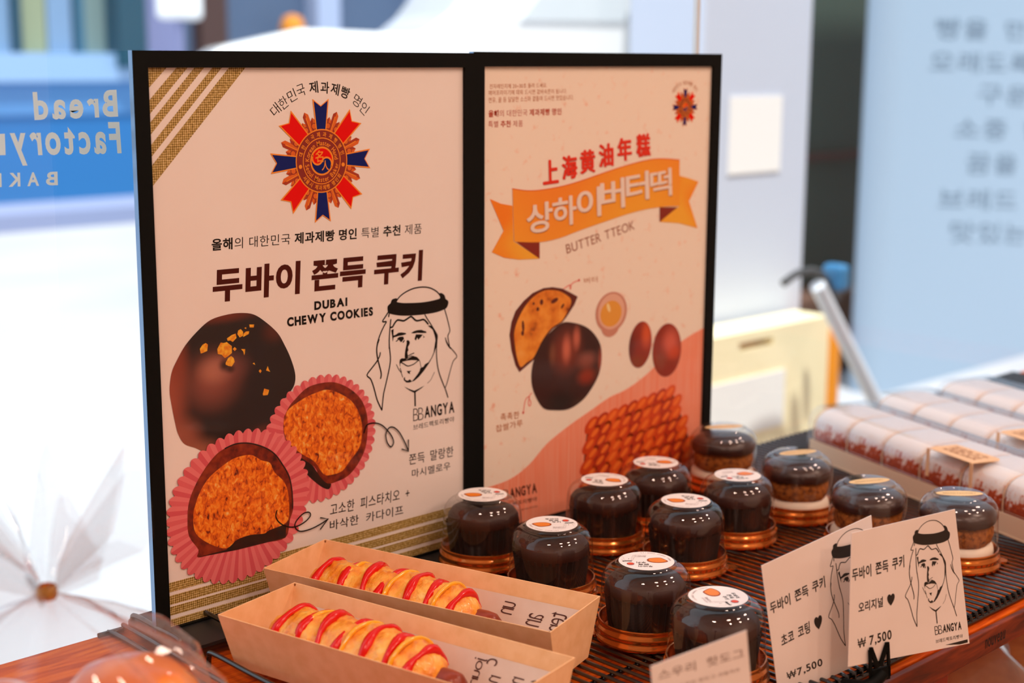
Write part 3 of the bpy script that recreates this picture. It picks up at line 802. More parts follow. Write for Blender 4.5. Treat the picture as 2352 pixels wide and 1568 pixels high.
i.build('small_buns_picture', M_BUNS, paper2, 'printed pair of small glazed buns')
i = Ink(P2)
i.stroke(P2.uvs([(672, 188), (720, 155), (745, 152), (742, 190), (735, 165), (770, 125), (830, 100)], d3), .0009, 1.4); i.disc(P2.uv(*d3(826, 101)), 14 * k2, 1.4, 0, 12)
M_PKR = mat('pink_red_ink', (240, 106, 90), rough=.6); i.build('curly_arrow', M_PKR, paper2); i = Ink(P2)
i.stroke(P2.uvs([(352, 1230), (325, 1270), (345, 1330), (330, 1360), (318, 1320), (330, 1265), (290, 1300), (268, 1430)], d3), .0009, 1.4); i.disc(P2.uv(*d3(268, 1425)), 14 * k2, 1.4, 0, 12)
i.build('curly_arrow', M_PKR, paper2)
i = Ink(P2)
i.text('버터', d3(878, 137), d3(1012, 120), d3(876, 78), 1); i.build('caption_lettering', M_TAN, paper2); i = Ink(P2); i.text([('촉촉한', .005)], d4(215, 462), d4(402, 436), d4(215, 388), 1.3); i.text([('찹쌀가루', .005)], d4(170, 578), d4(438, 515), d4(165, 508), 1.3)
i.build('caption_lettering', M_TAN, paper2)
# braided pastry
i = Ink(P2)
TL, TR, BL, BR = [P2.uv(*d4(*p)) for p in ((1090, 470), (1940, 110), (990, 1180), (2170, 830))]
bil = lambda s_, t_: tuple((TL[j] * (1 - s_) + TR[j] * s_) * (1 - t_) + (BL[j] * (1 - s_) + BR[j] * s_) * t_ for j in (0, 1))
i.poly([bil(.0, .04), bil(.5, 0.03), bil(.97, .03), bil(.99, .5), bil(.99, 1), bil(0.02, 1)], 2, 0)
for r in range(7):
    for q in range(9):
        s_, t_ = (q + .5 + (.25 if r % 2 else -.1)) / 9, (r + .5) / 7
        if s_ > .98: continue
        p = bil(s_, t_); mi = 1 + (r * 3 + q * 5) % 3
        i.disc(p, .0108, 2.4 + .1 * ((r + q) % 3), mi, 18, .0062, .62)
        i.disc((p[0] + .001, p[1] + .0012), .0062, 2.8 + .1 * ((r + q) % 3), 4, 14, .0026, .62)
i.build('braided_pastry_picture', [mat('printed_braid_dark', (120, 22, 2), rough=.6), mat('printed_braid_red', (222, 70, 8), rough=.6), mat('printed_braid_orange', (236, 86, 10), rough=.6), mat('printed_braid_mid', (196, 50, 4), rough=.6), mat('printed_braid_light', (255, 122, 36), rough=.6)], paper2, 'printed braided pastry')
i = Ink(P2)
i.text([('BB', -.022)], d4(180, 1262), d4(300, 1245), d4(177, 1162), 1.6, track=-.12); i.text([('ANGYA', .035)], d4(310, 1240), d4(580, 1180), d4(305, 1140), 1.6)
i.text([('브레드팩토리빵야', .01)], d4(180, 1350), d4(580, 1262), d4(180, 1305), 1.6); i.text('빵야 베이커리', d4(300, 1390), d4(580, 1325), d4(300, 1370), 1.6)
i.build('shop_lettering', mat('dark_brown_ink', (84, 24, 8), rough=.6), paper2)

# ================================================================== SHELF, RACK
RACK = -0.004
SHELF = -0.0145
M_WOOD = noise_mat('orange_varnished_wood', [(0.3, (160, 50, 2)), (0.5, (206, 84, 6)), (0.7, (232, 114, 14))], scale=14, detail=5, rough=.6, stretch=(1.2, 9, 9), distort=.8, spec=.12)
M_TRIM = noise_mat('dark_stained_wood', [(0.3, (52, 16, 6)), (0.5, (112, 38, 12)), (0.72, (150, 60, 22))], scale=9, detail=5, rough=.5, stretch=(1.2, 8, 8), distort=1.5)
M_PINE = noise_mat('yellow_pine', [(0.3, (206, 130, 50)), (0.7, (232, 166, 84))], scale=10, detail=4, rough=.45, stretch=(8, 8, 1), distort=.8)
SX0, SX1, SY0, SY1 = -0.62, 1.55, -0.399, 0.0535
shelf = empty('display_shelf', (0, 0, SHELF)); tag(shelf, 'orange varnished wooden window shelf under the wire rack', 'shelf')
MB().box((SX0, SY0 + .004, -.020), (SX1, SY1, 0)).build('shelf_board', M_WOOD, shelf, bevel=.001)
MB().box((SX0, SY0 - .002, -.0215), (SX1, SY0 + .0035, -.0012)).build('front_edging', M_TRIM, shelf, label='dark stained front edge strip', bevel=.0012)
for txt, x0 in (('blind', .335), ('nouveau', .478)):
    ink = MB()
    V, Fc = layout([(txt, .01)]); wdt = .0085 * len(txt) * .52
    ink.add([(x0 + wdt * a, SY0 - .0022, -.0155 + .0075 * b) for a, b in V], Fc)
    ink.build('edging_lettering', mat('faded_black_stamp', (34, 12, 6), rough=.8), shelf, label='faded black stamped words on the front edge')
# panel and post below the shelf on the right
cab = empty('shelf_cabinet', (0, SY0 + .03, GROUND)); tag(cab, 'pale pine side panel and red-brown post carrying the shelf', 'cabinet')
zt = SHELF - .0205 - GROUND
MB().box((SX0, .01, 0), (.435, .035, zt)).build('front_panel', M_PINE, cab)
MB().box((.436, -.012, 0), (.462, .035, zt)).build('post', mat('red_brown_wood', (150, 44, 14), rough=.5), cab, bevel=.002)
MB().box((.462, .0, zt - .30), (SX1, .42, zt - .28)).build('lower_shelf', M_PINE, cab)
MB().box((.462, .40, zt - .28), (SX1, .42, zt)).build('back_panel', M_PINE, cab)

rack = empty('wire_rack', (0, 0, RACK)); tag(rack, 'black wire cooling rack lying on the wooden shelf under the cakes', 'rack')
RX0, RX1, RY0, RY1 = -0.021, 1.35, -0.388, 0.046
g = MB(); x = .085
while x < RX1:
    g.tube([(x, RY1 - .006, -.0016), (x, RY0 + .004, -.0016), (x, RY0 + .0005, -.0022), (x, RY0 - .0004, -.0040), (x, RY0 - .0004, -.0068)], .0014, 6)
    x += .0089
g.build('bars', M_WIRE, rack, smooth=True)
for y in (-.385, -.27, -.155, -.04):
    MB().tube([(.07, y, -.0050), (RX1, y, -.0050)], .0019, 8).build('cross_wire', M_WIRE, rack, smooth=True)
fr = smooth_path([(RX1, RY0, -.0078), (.05, RY0, -.0078), (-.01, RY0, -.0078), (RX0, RY0 + .012, -.0078), (RX0, -.2, -.0078), (RX0, RY1 - .02, -.0078), (RX0 + .008, RY1, -.0078), (.1, RY1 + .002, -.0078), (RX1, RY1 + .002, -.0078)], 5)
MB().tube(fr, .0020, 8).build('rim_wire', M_WIRE, rack, smooth=True)
MB().tube([(RX0 - .0015, -.33, .0008), (RX0 + .0005, -.1, .0008), (RX0 + .0030, .036, .0008)], .0017, 8).build('side_rail', M_WIRE, rack, smooth=True)
MB().tube([(-.049, -.36, -.0078), (-.0465, -.08, -.0078)], .0016, 8).build('side_rail', M_WIRE, rack, smooth=True)
for x0, y0, y1, hh in ((-.0105, .036, -.035, .0075), (.0315, .012, -.054, .0075), (-.005, -.062, -.16, .006), (.03, -.085, -.3, .003)):
    MB().tube(smooth_path([(x0, y0, -.006), (x0, y0 - .001, hh - .004), (x0, y0 - .006, hh), (x0, (y0 + y1) / 2, hh), (x0, y1 + .006, hh), (x0, y1 + .001, hh - .004), (x0, y1, -.006)], 5), .0019, 8).build('wire_loop', M_WIRE, rack, smooth=True)
for x0 in (.06, .5, 1.0):
    for y0 in (-.36, .02):
        MB().tube([(x0, y0, -.0078), (x0, y0, -.0103)], .002, 8).build('foot', M_WIRE, rack)

# ================================================================== CAKES IN CLEAR DOMES
M_AMBER = mat('amber_gold_plastic', (222, 128, 52), rough=.2, metal=.85, spec=.6, coat=.6)
M_LID = clear_mat('clear_dome_plastic', rough=.015, base=.075)
M_CUP = noise_mat('dark_brown_baking_cup', [(0.3, (30, 14, 8)), (0.7, (46, 22, 13))], scale=60, rough=.75)
M_CHOC = noise_mat('chocolate_coating', [(0.3, (46, 20, 13)), (0.7, (66, 31, 21))], scale=40, rough=.5, spec=.25)
M_STK = mat('white_sticker', (250, 246, 246), rough=.45)
STK = [M_STK, mat('sticker_orange', (240, 134, 34), rough=.45), mat('sticker_brown', (170, 70, 20), rough=.45), mat('sticker_red', (226, 70, 30), rough=.45), mat('sticker_black', (30, 22, 22), rough=.45), mat('sticker_grey', (176, 160, 160), rough=.45), mat('sticker_blue', (60, 70, 130), rough=.45)]

def base_tray(root):
    b = MB()
    b.lathe([(.0, .0), (.0366, .0), (.0375, .0008), (.0375, .0030), (.0362, .0042), (.0358, .0066), (.0366, .0080), (.0366, .0098), (.0352, .0110), (.0349, .0128), (.0354, .0140), (.0350, .0152), (.0340, .0150), (.0336, .0100), (.0325, .0036), (.0, .0030)], 64, cap=False)
    b.add([(.0362, -.006, .0006), (.0425, -.0055, .0006), (.0450, 0, .0006), (.0425, .0055, .0006), (.0362, .006, .0006), (.0362, -.006, .0018), (.0425, -.0055, .0018), (.0450, 0, .0018), (.0425, .0055, .0018), (.0362, .006, .0018)],
          [(4, 3, 2, 1, 0), (5, 6, 7, 8, 9), (0, 1, 6, 5), (1, 2, 7, 6), (2, 3, 8, 7), (3, 4, 9, 8), (4, 0, 5, 9)])
    return b.build('base_tray', M_AMBER, root, smooth=True)
def dome(root, zt=.0575):
    b = MB(); pr = [(.0344, .0128), (.0341, .020), (.0334, .034), (.0330, zt - .0150)]
    for k in range(1, 8):
        a = radians(90 * k / 7.5); pr.append((.0215 + .0115 * cos(a), zt - .0150 + .0130 * sin(a)))
    pr += [(.0232, zt - .0014), (.0222, zt - .0002), (.0215, zt), (.0, zt)]
    b.lathe(pr, 72, cap=False)
    return b.build('dome_lid', M_LID, root, smooth=True, label='clear plastic dome lid')

def sticker_disc(lid, z):
    b = MB(); R = .0206
    def ring(c, rx, ry, dz, mi, n=40, a0=0):
        pts = []
        for k in range(n):
            a = 2 * pi * k / n; x, y = rx * cos(a), ry * sin(a)
            pts.append((c[0] + x * cos(a0) - y * sin(a0), c[1] + x * sin(a0) + y * cos(a0), z + dz))
        b.add(pts, [list(range(n))], mi)
    ring((0, 0), R, R, .0002, 0, 56)
    ck = [(-.0160, .0005), (-.0135, .0030), (-.0090, .0043), (-.0040, .0036), (-.0008, .0008), (-.0006, -.0030), (-.0030, -.0058), (-.0080, -.0072), (-.0110, -.0068), (-.0135, -.0040)]
    b.add([(x, y, z + .0003) for x, y in smooth_path(ck, 3, True)], [list(range(30))], 2)
    b.add([(-.0082 + (x + .0082) * .84, -.0012 + (y + .0012) * .84, z + .0004) for x, y in smooth_path(ck, 3, True)], [list(range(30))], 1)
    for mi, r0, r1, dz in ((6, .0026, .0030, .0003), (3, .0029, .0021, .0004)):
        pts = []
        for k in range(32):
            a = 2 * pi * k / 32; r = r0 if k % 2 == 0 else r1
            pts.append((.0120 + r * cos(a), .0072 + r * sin(a), z + dz))
        b.add(pts, [list(range(32))], mi)
    def txt(segs, x0, y0, x1, y1, mi):
        V, Fc = layout(segs); b.add([(x0 + (x1 - x0) * p, y0 + (y1 - y0) * q, z + .0003) for p, q in V], Fc, mi)
    txt([('두바이', .02)], -.0040, .0105, .0065, .0138, 4); txt([('쫀득', .02)], -.0015, .0064, .0065, .0096, 4); txt([('쿠키', .02)], .0005, .0022, .0075, .0055, 4)
    txt([('브레드팩토리빵야', 0)], -.0005, -.0128, .0095, -.0108, 5); txt([('BBANGYA', .02)], .0000, -.0102, .0085, -.0080, 5)
    # small portrait: head band and face lines
    pts = []
    for t, P, wd in PORTRAIT:
        if t == 'p' and len(P) > 40 or t == 's' and wd > 1.9:
            q = [((x - 945) / 240 * .0125 + .0135, -(y - 800) / 300 * .0150 - .0035) for x, y in P]
            if t == 'p': b.add([(x, y, z + .0003) for x, y in q], [list(range(len(q)))], 4)
            else:
                for k in range(len(q) - 1):
                    dx, dy = q[k + 1][0] - q[k][0], q[k + 1][1] - q[k][1]; l = math.hypot(dx, dy) or 1; ex, ey = -dy / l * .00008, dx / l * .00008
                    b.add([(q[k][0] - ex, q[k][1] - ey, z + .0003), (q[k + 1][0] - ex, q[k + 1][1] - ey, z + .0003), (q[k + 1][0] + ex, q[k + 1][1] + ey, z + .0003), (q[k][0] + ex, q[k][1] + ey, z + .0003)], [(0, 1, 2, 3)], 5)
    # curved small print along the rim
    txts = 'DUBAI CHEWY COOKIES'
    for k, ch in enumerate(txts):
        if ch == ' ': continue
        a = radians(185 + 95 * k / (len(txts) - 1)); v, f = glyphs(ch, .01); ro = a + pi / 2; sz = .0021
        xm = (min(p[0] for p in v) + max(p[0] for p in v)) / 2
        b.add([(.0183 * cos(a) + (x - xm) * sz * cos(ro) - y * sz * sin(ro), .0183 * sin(a) + (x - xm) * sz * sin(ro) + y * sz * cos(ro), z + .0003) for x, y in v], f, 5)
    return b.build('sticker', STK, lid, label='round white sticker with an orange cookie, red medal and small print')

def make_cookie(label):
    root = empty('boxed_cookie', (0, 0, RACK)); tag(root, label, 'cake', 'chocolate cookies in clear domes')
    base_tray(root)
    cup = MB().lathe([(.0, .0036), (.0252, .0036), (.0260, .0050), (.0300, .0340), (.0304, .0352), (.0292, .0345), (.0, .0330)], 96, cap=False,
                     wave=lambda a, j, r, z: (.0011 * sin(32 * a) * min(1, r / .02) if 1 <= j <= 4 else 0))
    cup.build('baking_cup', M_CUP, root, smooth=False, label='dark brown pleated baking cup')
    ck = MB().lathe([(.0292, .0320), (.0302, .0362), (.0296, .0412), (.0266, .0455), (.0200, .0482), (.0100, .0494), (.0, .0497)], 64, cap=False, wave=lambda a, j, r, z: .0006 * sin(3 * a + 1) * (j < 5))
    ck.build('chocolate_top', M_CHOC, root, smooth=True)
    lid = dome(root); sticker_disc(lid, .0577)
    return root

RZ0 = radians(-43.7)
COOKIES = [  # x, y, turn, label
    (.2762, -.0445, 0, 'domed chocolate cookie hard against the gap between the two posters'),
    (.2682, -.1347, 5, 'domed chocolate cookie right behind the long edge of a hot dog tray'),
    (.2571, -.2443, 178, 'domed chocolate cookie beside the tray ends, its sticker turned upside down'),
    (.2381, -.3265, -75, 'domed chocolate cookie partly hidden by the small blurred price card'),
    (.3916, -.0776, 155, 'domed chocolate cookie standing before the coral corner of the ribbon poster'),
    (.3957, -.1666, -8, 'domed chocolate cookie amid the group, before the one with the bluish glare'),
    (.4680, -.0710, 175, 'farthest back domed chocolate cookie, in front of the braided pastry picture'),
    (.4899, -.1481, 200, 'domed chocolate cookie with bluish glare on its sticker, beside the sandwich cookies'),
]
proto = None
for k, (x, y, tr, lb) in enumerate(COOKIES):
    if proto is None:
        proto = make_cookie(lb); o = proto
        o.location = (x, y, RACK); o.rotation_euler = (0, 0, RZ0 + radians(tr))
    else:
        o = dup(proto, (x, y, RACK), RZ0 + radians(tr)); o['label'] = lb

M_CREAM3 = mat('whipped_cream', (244, 228, 208), rough=.55)
M_BISC = noise_mat('brown_biscuit', [(0.3, (96, 46, 12)), (0.5, (164, 92, 30)), (0.75, (190, 114, 44))], scale=260, detail=4, rough=.85, bump=.6, bscale=300)
M_GLAZE = noise_mat('dark_chocolate_glaze', [(0.3, (46, 24, 20)), (0.7, (70, 40, 34))], scale=50, rough=.3, spec=.5)
M_OVAL = mat('pale_gold_sticker', (240, 204, 140), rough=.45)
def make_sandwich(label):
    root = empty('boxed_sandwich_cookie', (0, 0, RACK)); tag(root, label, 'cake', 'cream sandwich cookies in clear domes')
    base_tray(root)
    MB().lathe([(.0, .0040), (.0270, .0040), (.0302, .0075), (.0314, .0122), (.0304, .0170), (.0270, .0196), (.0, .0200)], 56, cap=False, wave=lambda a, j, r, z: .0006 * sin(3 * a) * (r > .02)).build('cream_layer', M_CREAM3, root, smooth=True)
    MB().lathe([(.0, .0190), (.0258, .0192), (.0282, .0218), (.0292, .0280), (.0288, .0345), (.0270, .0372), (.0, .0375)], 72, cap=False, wave=lambda a, j, r, z: (.0007 * sin(5 * a + j) + .0004 * sin(17 * a + 2 * j)) * (r > .02)).build('biscuit', M_BISC, root, smooth=True)
    MB().lathe([(.0, .0370), (.0270, .0370), (.0310, .0380), (.0324, .0412), (.0318, .0448), (.0296, .0482), (.0250, .0512), (.0150, .0528), (.0, .0532)], 64, cap=False, wave=lambda a, j, r, z: (.0006 * sin(4 * a + 1)) * (r > .02)).build('chocolate_cap', M_GLAZE, root, smooth=True)
    lid = dome(root, .0605)
    b = MB(); n = 44; b.add([(.0200 * cos(2 * pi * k / n), .0075 * sin(2 * pi * k / n), .0607) for k in range(n)], [list(range(n))], 0)
    V, Fc = layout([('BREAD FACTORY', 0)]); b.add([(-.014 + .028 * p, -.0013 + .0026 * q, .06085) for p, q in V], Fc, 1)
    b.build('sticker', [M_OVAL, mat('sticker_olive', (170, 138, 84), rough=.5)], lid, label='oval pale gold sticker')
    return root
SAND = [
    (.5765, -.3170, 43.7, 'domed cream sandwich cookie right behind the clipped price card'),
    (.5520, -.2440, 62, 'cream sandwich cookie in a clear dome above the top edge of the price cards'),
    (.5850, -.1450, 66, 'cream sandwich cookie in a clear dome beside the end of the nearest sugared cake box'),
    (.6031, -.0430, 58, 'domed cream sandwich cookie half hidden by the edge of the ribbon poster'),
]
proto = None
for k, (x, y, tr, lb) in enumerate(SAND):
    if proto is None:
        proto = make_sandwich(lb); o = proto
        o.location = (x, y, RACK); o.rotation_euler = (0, 0, RZ0 + radians(tr - 43.7))
    else:
        o = dup(proto, (x, y, RACK), RZ0 + radians(tr - 43.7)); o['label'] = lb

# the two domes standing partly on a poster's base plate
for o in COL.objects:
    if o.name == 'boxed_cookie' or o.name == 'boxed_sandwich_cookie.003': o.location.z = -.0014

# ================================================================== HOT DOG PASTRIES IN KRAFT TRAYS
M_KRAFT = noise_mat('kraft_card', [(0.35, (242, 188, 134)), (0.65, (250, 200, 150))], scale=90, detail=5, rough=.8, stretch=(1, 1, 1))
M_LINER = noise_mat('greaseproof_paper', [(0.3, (226, 200, 182)), (0.7, (240, 220, 206))], scale=30, rough=.5)
M_CRUMB = noise_mat('golden_crumb', [(0.28, (216, 104, 14)), (0.45, (248, 154, 40)), (0.62, (255, 186, 74)), (0.8, (255, 222, 140))], scale=90, detail=6, rough=.32, bump=.7, bscale=260, spec=.6, coat=.3)
M_KETCH = mat('ketchup', (222, 10, 2), rough=.22, spec=.35, coat=.15)
M_MUST = mat('mustard', (250, 176, 20), rough=.15, spec=.6, coat=.4)
M_SAUS = noise_mat('sausage_skin', [(0.3, (110, 34, 16)), (0.7, (158, 62, 30))], scale=60, rough=.3)
def make_tray(label, words, seed):
    root = empty('hot_dog_tray', (0, 0, RACK)); tag(root, label, 'tray', 'kraft paper trays with hot dog pastries')
    L, W, l, w, h, t = .1215, .0392, .1195, .0255, .042, .0009
    b = MB()
    def shell(L_, W_, l_, w_, z0, z1):
        return [(-w_, -l_, z0), (w_, -l_, z0), (w_, l_, z0), (-w_, l_, z0), (-W_, -L_, z1), (W_, -L_, z1), (W_, L_, z1), (-W_, L_, z1)]
    o = shell(L, W, l, w, 0, h); n = shell(L - t, W - t, l - t, w - t, t, h)
    b.add(o + n, [(3, 2, 1, 0), (0, 1, 5, 4), (1, 2, 6, 5), (2, 3, 7, 6), (3, 0, 4, 7), (8, 9, 10, 11), (12, 13, 9, 8), (13, 14, 10, 9), (14, 15, 11, 10), (15, 12, 8, 11), (4, 5, 13, 12), (5, 6, 14, 13), (6, 7, 15, 14), (7, 4, 12, 15)])
    tray = b.build('card_tray', M_KRAFT, root)
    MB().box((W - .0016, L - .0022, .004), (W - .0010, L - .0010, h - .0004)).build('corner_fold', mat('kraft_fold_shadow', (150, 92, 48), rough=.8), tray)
    k = .72; e = .0006; m_ = lambda a, c: a + (c - a) * k
    ln = [(-w + t + e, -l + t + e, t + e), (w - t - e, -l + t + e, t + e), (w - t - e, l - .012, t + e), (-w + t + e, l - .012, t + e),
          (-m_(w, W) + t + e, -m_(l, L) + t + e, h * k), (m_(w, W) - t - e, -m_(l, L) + t + e, h * k), (m_(w, W) - t - e, l - .012, h * k), (-m_(w, W) + t + e, l - .012, h * k)]
    li = MB().add(ln, [(0, 1, 2, 3), (0, 1, 5, 4), (1, 2, 6, 5), (3, 0, 4, 7)])
    # handwriting printed on the right inner side of the liner
    pr, pz = Vector((w - t - e, 0, t + e)), Vector((m_(w, W) - t - e, 0, h * k))
    up = (pz - pr); nn = Vector((-up.z, 0, up.x)).normalized() * .0003
    for wd, yc, hh, zz in words:
        V, Fc = layout([(wd, -.01)], track=-.09); ln_ = len(wd) * .0046
        li.add([tuple(pr + up * (.95 - (p * ln_ + zz * up.length) / up.length) + nn + Vector((0, yc + hh * (q - .5) + .25 * hh * p, 0))) for p, q in V], Fc, 1)
    li.build('liner', [M_LINER, mat('brown_script', (84, 44, 36), rough=.7)], root, label='greaseproof liner printed with brown script')
    # the pastry
    rnd = random.Random(seed)
    y0, y1, zc = -.044, .106, .0185
    def R(s_):
        s_ = min(max(s_, 0), 1)
        return (1 - abs(2 * s_ - 1) ** 4.2) ** .5
    def surf(s_, ph, lift=0.0):
        yy = y0 + (y1 - y0) * s_; r = max(R(s_), .04)
        bx, bz = .0262 * r, .0235 * r
        lump = 1 + .07 * sin(26 * s_ + 1.3 * seed) * cos(ph * 1.5) + .05 * noise.noise(Vector((s_ * 14, ph * 2.2, seed)))
        return Vector(((bx * lump + lift) * sin(ph), yy, zc + (bz * lump + lift) * cos(ph)))
    b = MB(); ns, nt_ = 84, 56
    for i_ in range(ns + 1):
        for j in range(nt_):
            s_, ph = i_ / ns, 2 * pi * j / nt_
            p = surf(s_, ph); q = p * 260
            d = .0009 * noise.noise(q) + .0008 * noise.noise(q * 2.3)
            b.v.append(tuple(p + Vector((sin(ph), 0, cos(ph))) * d))
    for i_ in range(ns):
        for j in range(nt_):
            j2 = (j + 1) % nt_; b.f.append([i_ * nt_ + j, i_ * nt_ + j2, (i_ + 1) * nt_ + j2, (i_ + 1) * nt_ + j]); b.m.append(0)
    b.f.append(list(range(nt_))); b.m.append(0); b.f.append(list(range(ns * nt_, (ns + 1) * nt_))); b.m.append(0)
    dog = empty('hot_dog_pastry', (0, 0, RACK)); tag(dog, 'x', 'pastry', 'hot dog pastries in kraft trays')
    b.build('bun', M_CRUMB, dog, smooth=True)
    MB().lathe([(.0, -.012), (.0060, -.0105), (.0092, -.006), (.0100, 0), (.0100, .03), (.0, .031)], 28, cap=False).build('sausage', M_SAUS, dog, smooth=True)
    sg = dog.children[-1]; sg.rotation_euler = (radians(-90), 0, 0); sg.location = (0.002, y0 - .004, zc - .002)
    for q in range(7):
        s0 = .10 + .128 * q + rnd.uniform(-.012, .012); path, rad = [], []
        for k_ in range(19):
            ph = -1.45 + 2.9 * k_ / 18; path.append(surf(s0 + .020 * (1 if q % 3 else -.8) * ph / 1.4 + .003 * sin(5 * ph + q), ph, -.0003)); rad.append(.0030 + .0010 * sin(4 * ph + q * 2))
        MB().tube(path, rad, 8).build('ketchup_stripe', M_KETCH, dog, smooth=True)
    for q in range(3):
        s0 = .17 + .27 * q; path = [surf(s0 - .02 * sin(ph_), ph_, .0004) for ph_ in [(-1.4 + 2.8 * k_ / 18) for k_ in range(19)]]
        MB().tube(path, .0017, 8).build('mustard_stripe', M_MUST, dog, smooth=True)
    return root, dog
tr1, dg1 = make_tray('kraft card tray with a hot dog pastry, farther from the posters', [('jour', -.052, .010, .05), ('n', -.066, .008, .35), ('c', -.062, .008, .0), ('mei', -.082, .012, .25), ('te', -.100, .014, .2)], 3)
tr1.location = (.0528, -.1965, RACK); tr1.rotation_euler = (0, 0, radians(12.2)); dg1.location = (.0528, -.1965, RACK + .0017); dg1.rotation_euler = (0, 0, radians(12.2))
dg1['label'] = 'ketchup striped hot dog pastry lying in the nearer kraft tray'
tr2, dg2 = make_tray('kraft card tray with a hot dog pastry, closer to the posters', [('un', -.052, .010, .1), ('an', -.075, .012, .25), ('tent', -.093, .013, .1), ('cisme', -.110, .012, .0), ('so', .098, .010, .1)], 8)
tr2.location = (.1356, -.1380, RACK + .0013); tr2.rotation_euler = (.0105, 0, radians(17.6)); dg2.location = (.1356, -.1380, RACK + .0030); dg2.rotation_euler = (.0105, 0, radians(17.6))
dg2['label'] = 'ketchup striped hot dog pastry lying in the farther kraft tray'

# ================================================================== LONG BOXES OF SUGARED CAKE
M_BOARD = mat('cream_card_board', (232, 206, 176), rough=.6)
def sugar_mat():
    m = mat('sugared_sponge', (200, 90, 40), rough=.85)
    nt = m.node_tree; b = nt.nodes['Principled BSDF']
    tc = nt.nodes.new('ShaderNodeTexCoord'); sx = nt.nodes.new('ShaderNodeSeparateXYZ'); nt.links.new(tc.outputs['Object'], sx.inputs[0])
    nz = nt.nodes.new('ShaderNodeTexNoise'); nz.inputs['Scale'].default_value = 240; nz.inputs['Detail'].default_value = 6; nt.links.new(tc.outputs['Object'], nz.inputs['Vector'])
    n2 = nt.nodes.new('ShaderNodeTexNoise'); n2.inputs['Scale'].default_value = 60; nt.links.new(tc.outputs['Object'], n2.inputs['Vector'])
    a = nt.nodes.new('ShaderNodeMath'); a.operation = 'MULTIPLY_ADD'; a.inputs[1].default_value = .035; nt.links.new(nz.outputs['Fac'], a.inputs[0]); nt.links.new(sx.outputs['Z'], a.inputs[2])
    a2 = nt.nodes.new('ShaderNodeMath'); a2.operation = 'MULTIPLY_ADD'; a2.inputs[1].default_value = .025; nt.links.new(n2.outputs['Fac'], a2.inputs[0]); nt.links.new(a.outputs[0], a2.inputs[2])
    mr = nt.nodes.new('ShaderNodeMapRange'); mr.inputs['From Min'].default_value = .051; mr.inputs['From Max'].default_value = .067; nt.links.new(a2.outputs[0], mr.inputs['Value'])
    r = ramp_node(nt, [(0.0, (176, 62, 20)), (0.35, (206, 92, 44)), (0.65, (246, 226, 218)), (1.0, (252, 246, 246))])
    nt.links.new(mr.outputs['Result'], r.inputs['Fac']); nt.links.new(r.outputs['Color'], b.inputs['Base Color'])
    return m
M_SUGAR = sugar_mat()
M_BOX = clear_mat('clear_box_plastic', rough=.03, base=.09)
M_BAND = mat('tan_paper_label', (240, 196, 150), rough=.6)
ORD = ['front most', 'second from the front', 'third from the front', 'fourth from the front', 'fifth from the front', 'back most']
WHICH = ['nearest', 'middle', 'farthest']
sl0 = None; box0 = None; lb0 = None
ang = radians(-18.5)
